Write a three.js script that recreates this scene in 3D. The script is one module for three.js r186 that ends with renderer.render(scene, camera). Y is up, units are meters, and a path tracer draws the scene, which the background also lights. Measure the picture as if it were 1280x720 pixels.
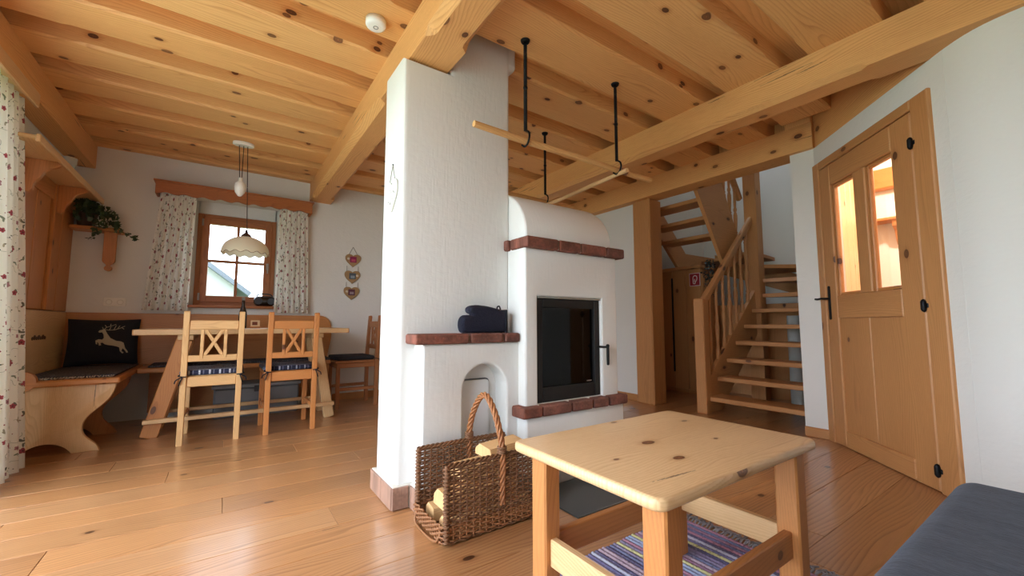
import * as THREE from 'three';
import { RoundedBoxGeometry } from 'three/addons/geometries/RoundedBoxGeometry.js';
import { mergeGeometries, toCreasedNormals } from 'three/addons/utils/BufferGeometryUtils.js';
import { RectAreaLightUniformsLib } from 'three/addons/lights/RectAreaLightUniformsLib.js';

// ---------------------------------------------------------------- camera, sky, daylight, exposure
// x runs along the window wall, -z towards the dining window; the camera stands at the origin 0.84 m above the floor
const scene = new THREE.Scene();
const renderer = new THREE.WebGLRenderer({ antialias: true });
renderer.toneMapping = THREE.LinearToneMapping;
renderer.toneMappingExposure = 1.08;
renderer.shadowMap.enabled = true;
RectAreaLightUniformsLib.init();

const camera = new THREE.PerspectiveCamera(2 * Math.atan(360 / 516) * 180 / Math.PI, 1280 / 720, 0.05, 200);
camera.position.set(0, 0.84, 0);
{
  const a = 34.75 * Math.PI / 180, p = Math.atan2(44, 516);
  camera.lookAt(Math.sin(a) * Math.cos(p), 0.84 + Math.sin(p), -Math.cos(a) * Math.cos(p));
}
scene.background = new THREE.Color().setRGB(5.4, 6.2, 7.1);       // bright overcast sky

function daylight(name, x, y, z, tx, ty, tz, w, h, intensity, rgb) {  // soft daylight coming in through one glazed opening
  const l = new THREE.RectAreaLight(new THREE.Color().setRGB(...rgb), intensity, w, h);
  l.name = name; l.position.set(x, y, z); l.lookAt(tx, ty, tz); scene.add(l); return l;
}
const DAY = [0.85, 0.97, 1.14];
daylight('patio_daylight', -1.10, 1.10, -2.15, 5, 1.10, -2.15, 1.5, 1.9, 2.4, DAY);
daylight('patio_daylight_001', -1.10, 1.10, -0.50, 5, 1.10, -0.50, 1.5, 1.9, 2.3, DAY);
daylight('stair_daylight', 4.75, 3.75, -3.27, 4.75, 3.2, 0, 0.8, 0.7, 3.0, DAY);

// ---------------------------------------------------------------- helpers
let seed = 7;
const rnd = () => { seed = (seed + 0x6d2b79f5) | 0; let t = Math.imul(seed ^ (seed >>> 15), 1 | seed); t = (t + Math.imul(t ^ (t >>> 7), 61 | t)) ^ t; return ((t ^ (t >>> 14)) >>> 0) / 4294967296; };
const rr = (a, b) => a + (b - a) * rnd();
const V = (x, y, z) => new THREE.Vector3(x, y, z);
const used = {};
function numbered(name) { const n = used[name] = (used[name] ?? -1) + 1; return n ? name + '_' + String(n).padStart(3, '0') : name; }

// ---- textures
function noiser(s) {
  const T = new Float32Array(65536); let q = s >>> 0;
  for (let i = 0; i < 65536; i++) { q = (Math.imul(q, 1664525) + 1013904223) >>> 0; T[i] = q / 4294967296; }
  return (x, y, px, py) => {     // value noise, repeating every px by py cells
    const xi = Math.floor(x), yi = Math.floor(y), fx = x - xi, fy = y - yi;
    const m = (a, n) => ((a % n) + n) % n, x0 = m(xi, px), x1 = m(xi + 1, px), y0 = m(yi, py), y1 = m(yi + 1, py);
    const u = fx * fx * (3 - 2 * fx), v = fy * fy * (3 - 2 * fy), h = (a, b) => T[(a * 131 + b * 7919) & 65535];
    return (h(x0, y0) * (1 - u) + h(x1, y0) * u) * (1 - v) + (h(x0, y1) * (1 - u) + h(x1, y1) * u) * v;
  };
}
function dataTex(w, h, fill, mU, mV, color = true) {
  const d = new Uint8Array(w * h * 4);
  for (let j = 0; j < h; j++) for (let i = 0; i < w; i++) { const c = fill(i, j), o = (j * w + i) * 4; d[o] = c[0]; d[o + 1] = c[1]; d[o + 2] = c[2]; d[o + 3] = 255; }
  const t = new THREE.DataTexture(d, w, h, THREE.RGBAFormat);
  t.wrapS = t.wrapT = THREE.RepeatWrapping; t.magFilter = THREE.LinearFilter; t.minFilter = THREE.LinearMipmapLinearFilter; t.generateMipmaps = true;
  if (color) t.colorSpace = THREE.SRGBColorSpace;
  t.repeat.set(1 / mU, 1 / mV); t.needsUpdate = true; return t;
}
function woodTex({ base, dark, knot = [92, 52, 26], rings = 46, knots = 7, contrast = 0.55, s = 1, mU = 2.6, mV = 0.9, w = 1024, h = 512, kmin = 0.011, kmax = 0.022, cracks = 0, fixed = [], split = [] }) {
  const N = noiser(s * 7919 + 13), N2 = noiser(s * 104729 + 5); let q = s * 977 + 3;
  const r = () => { q = (Math.imul(q, 1664525) + 1013904223) >>> 0; return q / 4294967296; };
  const K = []; for (let k = 0; k < knots; k++) { const a = kmin + (kmax - kmin) * r(); K.push({ u: r() * mU, v: r() * mV, ru: a * (1.2 + 0.9 * r()), rv: a, d: 0.6 + 0.4 * r() }); }
  for (const [u, v, a] of fixed) K.push({ u, v, ru: a * 1.8, rv: a, d: 0.85 });
  const Cr = split.map(([u, v, l, sl]) => ({ u, v, l, s: sl })); for (let k = 0; k < cracks; k++) Cr.push({ u: r() * mU, v: r() * mV, l: 0.05 + 0.12 * r(), s: (r() - 0.5) * 0.12 });
  const wrap = (a, m) => a - m * Math.round(a / m);
  return dataTex(w, h, (i, j) => {
    const u = i / w * mU, v = j / h * mV;
    let disp = 0, kn = 0, kr = 0, halo = 0;
    for (const k of K) {
      const du = wrap(u - k.u, mU), dv = wrap(v - k.v, mV);
      if (Math.abs(du) > 0.3 || Math.abs(dv) > 0.12) continue;
      const e = Math.hypot(du / k.ru, dv / k.rv);
      disp += k.rv * 0.9 * Math.tanh(dv / k.rv) * Math.exp(-((du / (k.ru * 2.6)) ** 2)) * Math.exp(-Math.abs(dv) / (k.rv * 2.5));
      if (e < 1.05) { const f = Math.min(1, (1.05 - e) * 8) * k.d; if (f > kn) { kn = f; kr = e; } }
      halo = Math.max(halo, Math.exp(-((e - 1) ** 2) * 1.2) * 0.35 * k.d);
    }
    const low = N(u / mU * 5, v / mV * 9, 5, 9), mid = N2(u / mU * 10, v / mV * 34, 10, 34);
    const g = v - disp + (low - 0.5) * 0.10 + (mid - 0.5) * 0.012;
    let ph = g * rings; ph -= Math.floor(ph);
    const late = Math.pow(ph, 3.2) * (1 - Math.pow(ph, 24));
    const fib = N(u / mU * 60, v / mV * 420, 60, 420) - 0.5, tone = N2(u / mU * 4 + 11, v / mV * 6, 4, 6) - 0.5;
    let t = contrast * late * (0.55 + 0.9 * mid) + fib * 0.14 + halo + tone * 0.16;
    t = Math.max(-0.25, Math.min(1, t));
    let c = [0, 1, 2].map((k) => base[k] + (dark[k] - base[k]) * t);
    if (kn > 0) { const rg = 0.5 + 0.5 * Math.sin(kr * 15); c = c.map((x, k) => x + ((knot[k] * (0.8 + 0.45 * rg * (1 - kr))) - x) * kn); }
    for (const x of Cr) { const du = wrap(u - x.u, mU), dv = wrap(v - x.v - du * x.s, mV); if (Math.abs(du) < x.l && Math.abs(dv) < 0.003 * (1 - Math.abs(du) / x.l)) c = c.map((y, k) => y * 0.45 + knot[k] * 0.25); }
    return c.map((x) => Math.max(0, Math.min(255, x)));
  }, mU, mV);
}
function canvasTex(w, h, draw, mU = 1, mV = 1) {
  const c = document.createElement('canvas'); c.width = w; c.height = h; draw(c.getContext('2d'), w, h);
  const t = new THREE.CanvasTexture(c); t.colorSpace = THREE.SRGBColorSpace; t.wrapS = t.wrapT = THREE.RepeatWrapping; t.repeat.set(1 / mU, 1 / mV); return t;
}
function bumpTex(s, cells, mU, size = 512, streak = 1) {
  const N = noiser(s);
  return dataTex(size, size, (i, j) => {
    const x = i / size, y = j / size;
    const v = 255 * (0.45 * N(x * cells, y * cells * streak, cells, cells * streak) + 0.35 * N(x * cells * 3 + 5, y * cells * 2, cells * 3, cells * 2) + 0.2 * N(x * cells * 9, y * cells * 5 + 3, cells * 9, cells * 5));
    return [v, v, v];
  }, mU, mU, false);
}
const std = (o) => new THREE.MeshStandardMaterial({ roughness: 0.6, ...o });
const phy = (o) => new THREE.MeshPhysicalMaterial({ roughness: 0.6, ...o });
const tints = (map, o, list) => list.map((c) => std({ map, color: new THREE.Color(...c), ...o }));

const T_ceil = woodTex({ base: [236, 182, 118], dark: [182, 108, 54], knot: [104, 58, 30], rings: 70, knots: 16, contrast: 0.42, s: 3, kmin: 0.009, kmax: 0.02 });
const T_beam = woodTex({ base: [230, 172, 108], dark: [168, 98, 48], knot: [108, 62, 32], rings: 84, knots: 8, contrast: 0.4, s: 4, cracks: 5, kmin: 0.010, kmax: 0.02 });
const T_floor = woodTex({ base: [192, 142, 96], dark: [120, 75, 42], knot: [78, 44, 24], rings: 56, knots: 7, contrast: 0.62, s: 5, mU: 3.2, cracks: 4, kmin: 0.008, kmax: 0.016 });
const T_pine = woodTex({ base: [196, 138, 84], dark: [142, 86, 46], knot: [88, 48, 26], rings: 76, knots: 9, contrast: 0.34, s: 6, kmin: 0.009, kmax: 0.018 });
const T_light = woodTex({ base: [222, 182, 132], dark: [170, 118, 70], knot: [118, 74, 44], rings: 120, knots: 5, contrast: 0.42, s: 8, kmin: 0.008, kmax: 0.015, cracks: 2 });
const T_table = woodTex({ base: [224, 186, 138], dark: [176, 122, 74], knot: [120, 74, 44], rings: 105, knots: 0, contrast: 0.4, s: 12, mU: 1.3, mV: 0.9, fixed: [[0.963, -0.277, 0.011], [1.012, -0.406, 0.013], [1.336, -0.501, 0.007], [1.116, -0.626, 0.007], [1.211, -0.319, 0.005], [0.823, -0.359, 0.005]], split: [[0.845, -0.208, 0.08, 0.09]] });
const T_red = woodTex({ base: [166, 106, 62], dark: [112, 64, 36], knot: [66, 34, 18], rings: 80, knots: 4, contrast: 0.4, s: 9, w: 512, h: 256 });

const floorTints = (map, list) => list.map((c) => phy({ map, color: new THREE.Color(...c), roughness: 0.34, clearcoat: 0.7, clearcoatRoughness: 0.2 }));
const M = {
  ceil: tints(T_ceil, { roughness: 0.6 }, [[1, 1, 1], [0.96, 0.94, 0.9], [1, 0.95, 0.9]]),
  beam: std({ map: T_beam, roughness: 0.6 }),
  floor: floorTints(T_floor, [[1, 1, 1], [0.90, 0.87, 0.83], [1, 0.94, 0.86], [0.84, 0.78, 0.72]]),
  pine: std({ map: T_pine, roughness: 0.5 }),
  pineB: std({ map: T_pine, color: new THREE.Color(0.92, 0.88, 0.82), roughness: 0.5 }),
  light: std({ map: T_light, roughness: 0.42 }),
  table: std({ map: T_table, roughness: 0.34 }),
  orange: std({ map: T_pine, color: new THREE.Color(0.98, 0.86, 0.72), roughness: 0.45 }),
  red: std({ map: T_red, roughness: 0.5 }),
  valance: std({ map: T_red, color: new THREE.Color(1.15, 1.02, 0.9), roughness: 0.5 }),
  windowWood: std({ map: T_red, color: new THREE.Color(1.05, 0.95, 0.82), roughness: 0.5 }),
};
const B_plaster = bumpTex(91, 22, 0.8), B_stroke = bumpTex(17, 14, 0.7, 512, 6), B_cloth = bumpTex(5, 64, 0.2);
M.white = std({ color: new THREE.Color(0xe3e0d9), roughness: 0.92, bumpMap: B_plaster, bumpScale: 0.0016 });
M.masonry = std({ color: new THREE.Color(0xe4e3df), roughness: 0.9, bumpMap: B_stroke, bumpScale: 0.0009 });
M.metalBlack = std({ color: 0x121214, roughness: 0.6, metalness: 0.2 });
M.iron = std({ color: 0x1a1a1c, roughness: 0.5, metalness: 0.7 });
M.steel = std({ color: 0xa8a8a4, roughness: 0.35, metalness: 0.9 });
M.glass = phy({ color: 0xffffff, roughness: 0.02, transmission: 1, thickness: 0 });
M.stoveGlass = phy({ color: 0x2c2a28, roughness: 0.04, specularIntensity: 0.4, transmission: 1, thickness: 0 });
M.soot = std({ color: 0x1c1917, roughness: 0.9 });
const T_brick = dataTex(256, 256, (() => { const N = noiser(77), N2 = noiser(99); return (i, j) => { const a = N(i / 32, j / 32, 8, 8), b = N2(i / 8, j / 8, 32, 32), c = N(i / 3, j / 3, 85, 85); const k = 0.72 + 0.34 * a + 0.2 * (b - 0.5) + (c > 0.86 ? 0.18 : 0); return [132 * k, 84 * k, 70 * k]; }; })(), 0.35, 0.35);
M.brick = [std({ map: T_brick, roughness: 0.85, bumpMap: B_plaster, bumpScale: 0.004 }), std({ map: T_brick, color: new THREE.Color(0.86, 0.84, 0.86), roughness: 0.85, bumpMap: B_plaster, bumpScale: 0.004 }), std({ map: T_brick, color: new THREE.Color(1.08, 0.96, 0.9), roughness: 0.85, bumpMap: B_plaster, bumpScale: 0.004 })];
M.mortar = std({ color: 0xb9b2a6, roughness: 0.95 });
const T_tile = dataTex(256, 256, (() => { const N = noiser(31), N2 = noiser(33); return (i, j) => { const k = 0.8 + 0.3 * N(i / 24, j / 24, 10, 10) + 0.14 * N2(i / 6, j / 6, 42, 42); return [150 * k, 116 * k, 98 * k]; }; })(), 0.4, 0.4);
M.tile = std({ map: T_tile, roughness: 0.55 });
M.grout = std({ color: 0xcfc8bc, roughness: 0.95 });

// ---- geometry
function soup(tris, uvs) {  // triangles as flat-shaded geometry
  const g = new THREE.BufferGeometry(), p = [];
  for (const t of tris) for (const v of t) p.push(v.x, v.y, v.z);
  g.setAttribute('position', new THREE.Float32BufferAttribute(p, 3));
  g.setAttribute('uv', new THREE.Float32BufferAttribute(uvs ?? new Array(tris.length * 6).fill(0), 2));
  g.computeVertexNormals(); return g;
}
function quad(T, a, b, c, d) { T.push([a, b, c], [a, c, d]); }
function convex(T) {  // turn every face outward from the origin
  return T.map(([a, b, c]) => { const n = b.clone().sub(a).cross(c.clone().sub(a)); return n.dot(a.clone().add(b).add(c)) < 0 ? [a, c, b] : [a, b, c]; }).filter(([a, b, c]) => b.clone().sub(a).cross(c.clone().sub(a)).lengthSq() > 1e-16);
}
function uvGrain(g, axis = 0, ou = rr(0, 5), ov = rr(0, 5)) {   // u in metres along the grain, v across it
  if (g.index) { const n = g.toNonIndexed(); g = n; }
  const p = g.attributes.position, uv = new Float32Array(p.count * 2), A = V(0, 0, 0), B = V(0, 0, 0), Cc = V(0, 0, 0);
  for (let i = 0; i < p.count; i += 3) {
    A.fromBufferAttribute(p, i); B.fromBufferAttribute(p, i + 1); Cc.fromBufferAttribute(p, i + 2);
    const n = B.clone().sub(A).cross(Cc.clone().sub(A)), m = [Math.abs(n.x), Math.abs(n.y), Math.abs(n.z)];
    let dom = m.indexOf(Math.max(...m)), ua = axis, va;
    if (dom === axis) { ua = (axis + 1) % 3; va = (axis + 2) % 3; } else va = 3 - axis - dom;
    for (let k = 0; k < 3; k++) { uv[(i + k) * 2] = p.getComponent(i + k, ua) * (dom === axis ? 0.25 : 1) + ou; uv[(i + k) * 2 + 1] = p.getComponent(i + k, va) + ov + (dom === 1 ? 0.37 : 0); }
  }
  g.setAttribute('uv', new THREE.BufferAttribute(uv, 2)); return g;
}
function cbox(sx, sy, sz, c = 0.004) {  // a box with chamfered edges, 44 triangles
  const h = [sx / 2, sy / 2, sz / 2]; c = Math.min(c, ...h.map((x) => x * 0.45));
  const pt = (s, full) => V(...[0, 1, 2].map((k) => s[k] * (h[k] - (k === full ? 0 : c)))), T = [], S = [-1, 1];
  for (let f = 0; f < 3; f++) { const a = (f + 1) % 3, b = (f + 2) % 3; for (const s of S) { const q = [[-1, -1], [1, -1], [1, 1], [-1, 1]].map(([x, y]) => { const v = [0, 0, 0]; v[f] = s; v[a] = x; v[b] = y; return pt(v, f); }); quad(T, ...q); } }
  for (let e = 0; e < 3; e++) { const a = (e + 1) % 3, b = (e + 2) % 3; for (const x of S) for (const y of S) { const v = (z) => { const q = [0, 0, 0]; q[a] = x; q[b] = y; q[e] = z; return q; }; quad(T, pt(v(-1), a), pt(v(1), a), pt(v(1), b), pt(v(-1), b)); } }
  for (const x of S) for (const y of S) for (const z of S) T.push([0, 1, 2].map((k) => pt([x, y, z], k)));
  return soup(convex(T));
}
function bar(p0, p1, w, d, c = 0.003, side = V(1, 0, 0)) {  // a chamfered bar from p0 to p1; w is its size along `side`
  const y = p1.clone().sub(p0), L = y.length(); y.normalize();
  const z = side.clone().cross(y).normalize(), x = y.clone().cross(z).normalize();
  const g = uvGrain(cbox(w, L, d, c), 1);
  g.applyMatrix4(new THREE.Matrix4().makeBasis(x, y, z).setPosition(p0.clone().add(p1).multiplyScalar(0.5))); return g;
}
function bx(x0, x1, y0, y1, z0, z1, axis = 0, c = 0.004) { return uvGrain(cbox(x1 - x0, y1 - y0, z1 - z0, c), axis).translate((x0 + x1) / 2, (y0 + y1) / 2, (z0 + z1) / 2); }
function plainUv(g) { return uvGrain(g, 1, 0, 0); }
function slab(x0, x1, y0, y1, z0, z1) { return uvGrain(new THREE.BoxGeometry(x1 - x0, y1 - y0, z1 - z0).translate((x0 + x1) / 2, (y0 + y1) / 2, (z0 + z1) / 2), 1, 0, 0); }
function stopBeam(L, w, h, c, stops) {  // a beam along x with its two lower edges chamfered between the stops (pairs of x)
  const xs = [[-L / 2, 0.0015]]; for (const [a, b] of stops) xs.push([a, 0.0015], [a + 0.03, c * 0.85], [a + 0.06, c], [b - 0.06, c], [b - 0.03, c * 0.85], [b, 0.0015]); xs.push([L / 2, 0.0015]);
  const ring = ([x, k]) => [V(x, h / 2, -w / 2), V(x, h / 2, w / 2), V(x, -h / 2 + k, w / 2), V(x, -h / 2, w / 2 - k), V(x, -h / 2, -w / 2 + k), V(x, -h / 2 + k, -w / 2)], T = [];
  for (let i = 0; i + 1 < xs.length; i++) { const A = ring(xs[i]), B = ring(xs[i + 1]); for (let k = 0; k < 6; k++) { const m = (k + 1) % 6; quad(T, A[k], A[m], B[m], B[k]); } }
  for (const e of [xs[0], xs[xs.length - 1]]) { const R = ring(e); for (let k = 1; k < 5; k++) T.push(e === xs[0] ? [R[0], R[k + 1], R[k]] : [R[0], R[k], R[k + 1]]); }
  const F = T.map(([a, b, q]) => { const n = b.clone().sub(a).cross(q.clone().sub(a)), m = a.clone().add(b).add(q).divideScalar(3); m.x = Math.abs(n.x) > 0.9 * n.length() ? m.x : 0; return n.dot(m) < 0 ? [a, q, b] : [a, b, q]; });
  return uvGrain(soup(F), 0);
}
function extrude(shape, depth, bevel = 0, curveSegments = 12) {
  const g = new THREE.ExtrudeGeometry(shape, { depth: depth - 2 * bevel, bevelEnabled: bevel > 0, bevelSize: bevel, bevelThickness: bevel, bevelOffset: -bevel, bevelSegments: 4, curveSegments });
  return g.translate(0, 0, bevel);
}
const shapeOf = (pts) => { const s = new THREE.Shape(); pts.forEach(([x, y], i) => (i ? s.lineTo(x, y) : s.moveTo(x, y))); return s; };
function roundRect(x0, y0, x1, y1, r) { const s = new THREE.Shape(); s.moveTo(x0 + r, y0); s.lineTo(x1 - r, y0); s.quadraticCurveTo(x1, y0, x1, y0 + r); s.lineTo(x1, y1 - r); s.quadraticCurveTo(x1, y1, x1 - r, y1); s.lineTo(x0 + r, y1); s.quadraticCurveTo(x0, y1, x0, y1 - r); s.lineTo(x0, y0 + r); s.quadraticCurveTo(x0, y0, x0 + r, y0); return s; }
const curve = (pts, closed = false, t = 0.5) => new THREE.CatmullRomCurve3(pts.map((p) => (p.isVector3 ? p : V(...p))), closed, 'catmullrom', t);
const tube = (pts, r, seg = 24, rad = 6, closed = false) => new THREE.TubeGeometry(curve(pts, closed), seg, r, rad, closed);
const lathe = (pts, seg = 28) => new THREE.LatheGeometry(pts.map(([x, y]) => new THREE.Vector2(x, y)), seg);
function twist(p0, p1, r, turns, n = 40) {  // a square bar twisted about its length
  const L = p1.distanceTo(p0), g = new THREE.BoxGeometry(r * 2, L, r * 2, 1, n, 1), p = g.attributes.position;
  for (let i = 0; i < p.count; i++) { const a = (p.getY(i) / L + 0.5) * turns * Math.PI * 2, x = p.getX(i), z = p.getZ(i); p.setX(i, x * Math.cos(a) - z * Math.sin(a)); p.setZ(i, x * Math.sin(a) + z * Math.cos(a)); }
  const q = new THREE.Quaternion().setFromUnitVectors(V(0, 1, 0), p1.clone().sub(p0).normalize());
  g.applyMatrix4(new THREE.Matrix4().compose(p0.clone().add(p1).multiplyScalar(0.5), q, V(1, 1, 1))); const f = g.toNonIndexed(); f.computeVertexNormals(); return f;
}
function grid(nu, nv, f, mU = 1, mV = 1) {  // a smooth sheet: f(s, t) -> Vector3
  const g = new THREE.BufferGeometry(), p = [], uv = [], ix = [];
  for (let j = 0; j <= nv; j++) for (let i = 0; i <= nu; i++) { const q = f(i / nu, j / nv); p.push(q.x, q.y, q.z); uv.push(i / nu * mU, j / nv * mV); }
  for (let j = 0; j < nv; j++) for (let i = 0; i < nu; i++) { const a = j * (nu + 1) + i, b = a + 1, c = a + nu + 1, d = c + 1; ix.push(a, b, d, a, d, c); }
  g.setAttribute('position', new THREE.Float32BufferAttribute(p, 3)); g.setAttribute('uv', new THREE.Float32BufferAttribute(uv, 2)); g.setIndex(ix); g.computeVertexNormals(); return g;
}
function merge(list) { return mergeGeometries(list.map((g) => { const q = g.index ? g.toNonIndexed() : g.clone(); for (const k of Object.keys(q.attributes)) if (!['position', 'normal', 'uv'].includes(k)) q.deleteAttribute(k); if (!q.attributes.uv) q.setAttribute('uv', new THREE.Float32BufferAttribute(new Float32Array(q.attributes.position.count * 2), 2)); return q; })); }

const soft = (g, a = 0.9) => uvGrain(toCreasedNormals(g, a), 1, 0, 0);
const upright = (shape, y0, y1, bevel = 0.012) => soft(extrude(shape, y1 - y0, bevel, 10).rotateX(-Math.PI / 2).translate(0, y0, 0));   // plan shape (x, -z) raised from y0 to y1
// ---- things
// A thing is a Group at its base; the parts' geometry is given in world metres and moved back by the base.
const baseOf = new Map();
function tag(o, label, category, group, kind) { Object.assign(o.userData, { label, category }); if (group) o.userData.group = group; if (kind) o.userData.kind = kind; return o; }
function thing(name, label, category, at = [0, 0, 0], group) { const o = new THREE.Group(); o.name = numbered(name); o.position.set(...at); baseOf.set(o, V(...at)); scene.add(o); return tag(o, label, category, group); }
function struct(name, label, category, at = [0, 0, 0]) { const o = thing(name, label, category, at); o.userData.kind = 'structure'; return o; }
function part(parent, name, g, mat, label) {
  const m = new THREE.Mesh(g, mat), b = baseOf.get(parent) ?? V(0, 0, 0); m.name = name; g.translate(-b.x, -b.y, -b.z);
  baseOf.set(m, b); parent.add(m); if (label) m.userData.label = label; return m;
}
function single(name, g, mat, label, category, at = [0, 0, 0], group, kind) {
  const m = new THREE.Mesh(g, mat); m.name = numbered(name); g.translate(-at[0], -at[1], -at[2]); m.position.set(...at); baseOf.set(m, V(...at)); scene.add(m); return tag(m, label, category, group, kind);
}
const ZW = -4.9, XL = -1.12, ZN = 1.75, JB = 2.37, BB = 2.17;   // window wall, left wall, rear wall, underside of joists and of beams

// ---------------------------------------------------------------- floor
{
  const f = struct('floor', 'lacquered larch plank floor of the living and dining room', 'floor');
  part(f, 'subfloor', slab(XL - 0.3, 6.0, -0.25, -0.021, -5.3, ZN + 0.3), std({ color: 0x6b4a2c, roughness: 0.9 }));
  const W = 0.2;
  for (let k = 0, z = ZW; z < ZN - 0.01; k++, z += W) {
    const xe = z > -3.35 && z < -1.37 ? 5.7 : z > -1.3 ? 4.8 : 3.7;
    let x = XL + 0.002, first = true;
    const z1 = Math.min(z + W, ZN);
    while (x < xe - 0.02) {
      let L = first ? [1.15, 0.62, 1.55, 0.9, 1.85, 0.4][k % 6] : rr(1.5, 2.3); first = false;
      if (xe - x - L < 0.35) L = xe - x;
      part(f, 'plank', bx(x + 0.0006, x + L - 0.0006, -0.021, 0, z + 0.0007, z1 - 0.0007, 0, 0.0016), M.floor[Math.floor(rnd() * 4)]);
      x += L;
    }
  }
}

// ---------------------------------------------------------------- walls
const wallTop = 2.56;
{
  const w = struct('wall_left', 'white plastered wall with the patio door opening', 'wall', [XL, 0, -1.5]);
  part(w, 'plaster', merge([slab(XL - 0.3, XL, 0, wallTop, -5.2, -3.28), slab(XL - 0.3, XL, 0, wallTop, 0.35, ZN + 0.3), slab(XL - 0.3, XL, 2.1, wallTop, -3.28, 0.35)]), M.white);
}
{
  const w = struct('wall_far', 'cream plastered wall around the deep dining window niche', 'wall', [1.2, 0, ZW]);
  const x0 = -0.36, x1 = 0.52, y0 = 0.985, y1 = 2.06;
  part(w, 'plaster', merge([slab(XL - 0.3, x0, 0, wallTop, ZW - 0.3, ZW), slab(x1, 3.82, 0, wallTop, ZW - 0.3, ZW), slab(x0, x1, 0, y0, ZW - 0.3, ZW), slab(x0, x1, y1, wallTop, ZW - 0.3, ZW)]), M.white);
}
{
  const w = struct('wall_near', 'white wall behind the sofa', 'wall', [1, 0, ZN]);
  part(w, 'plaster', slab(XL - 0.3, 5.0, 0, wallTop, ZN, ZN + 0.3), M.white);
}
{
  const w = struct('wall_right', 'white plastered wall beneath the beam beside the pine door', 'wall', [2.7, 0, 0.8]);
  const sh = new THREE.Shape(); sh.moveTo(2.70, -ZN); sh.lineTo(2.70, 0.02); sh.bezierCurveTo(2.70, 0.20, 2.705, 0.265, 2.84, 0.40); sh.lineTo(2.94, 0.30); sh.lineTo(2.86, 0.2); sh.lineTo(2.86, -ZN);
  part(w, 'plaster', upright(sh, 0, BB, 0), M.white); part(w, 'wall_head', slab(2.875, 2.98, BB, 2.558, -0.40, ZN), M.white);
}
// the wall that runs at 45 degrees: s along it, y up, local z towards the room
const DIAG = new THREE.Matrix4().makeBasis(V(-Math.SQRT1_2, 0, Math.SQRT1_2), V(0, 1, 0), V(-Math.SQRT1_2, 0, -Math.SQRT1_2)).setPosition(3.64, 0, -1.2);
const dg = (g) => g.applyMatrix4(DIAG);
{
  const w = struct('wall_diagonal', 'white slanting wall that holds the pine door', 'wall', [3.2, 0, -0.74]);
  const L = 1.17;
  part(w, 'plaster', merge([slab(0, 0.04, 0, BB, -0.14, 0), slab(1.06, L, 0, BB, -0.14, 0), slab(0.04, 1.06, 2.0, BB, -0.14, 0)].map(dg)), M.white);
  const t = struct('trim_1', 'broad pine board on edge along the slanting wall top', 'beam', [3.2, BB, -0.74]);
  part(t, 'board', dg(bx(-0.02, 1.31, BB + 0.002, 2.558, -0.12, -0.01, 0, 0.006)), M.beam);
}
{
  const w = struct('wall_stair_side', 'white wall end between the stairs and the pine door', 'wall', [4.6, 0, -1.28]);
  part(w, 'plaster', merge([slab(3.64, 5.7, 0, BB, -1.36, -1.2), slab(3.83, 5.7, BB, 5.0, -1.36, -1.2)]), M.white);
  const v = struct('wall_stair_front', 'white wall between fireplace and wooden post', 'wall', [3.76, 0, -3.9]);
  part(v, 'plaster', slab(3.71, 3.82, 0, BB, ZW, -2.92), M.white);
  const u = struct('wall_stair_shaft', 'pale walls of the stairwell rising to the upper floor', 'wall', [5.7, 0, -2.6]);
  part(u, 'plaster', merge([slab(5.7, 5.85, 0, 5.0, -3.45, -1.2), slab(3.82, 5.7, 0, 3.35, -3.45, -3.3), slab(3.82, 4.30, 3.35, 5, -3.45, -3.3), slab(5.20, 5.7, 3.35, 5, -3.45, -3.3), slab(4.30, 5.20, 4.15, 5, -3.45, -3.3),
    slab(3.70, 3.82, 2.72, 5.0, -3.45, -1.2), slab(3.70, 5.85, 5.0, 5.12, -3.45, -1.2)]), M.white);
  const h = struct('wall_hall', 'cream walls of the hallway behind the glazed door', 'wall', [4.8, 0, 0.3]);
  part(h, 'plaster', merge([slab(4.8, 4.95, 0, wallTop, -1.2, ZN)]), M.white);
}
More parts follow.
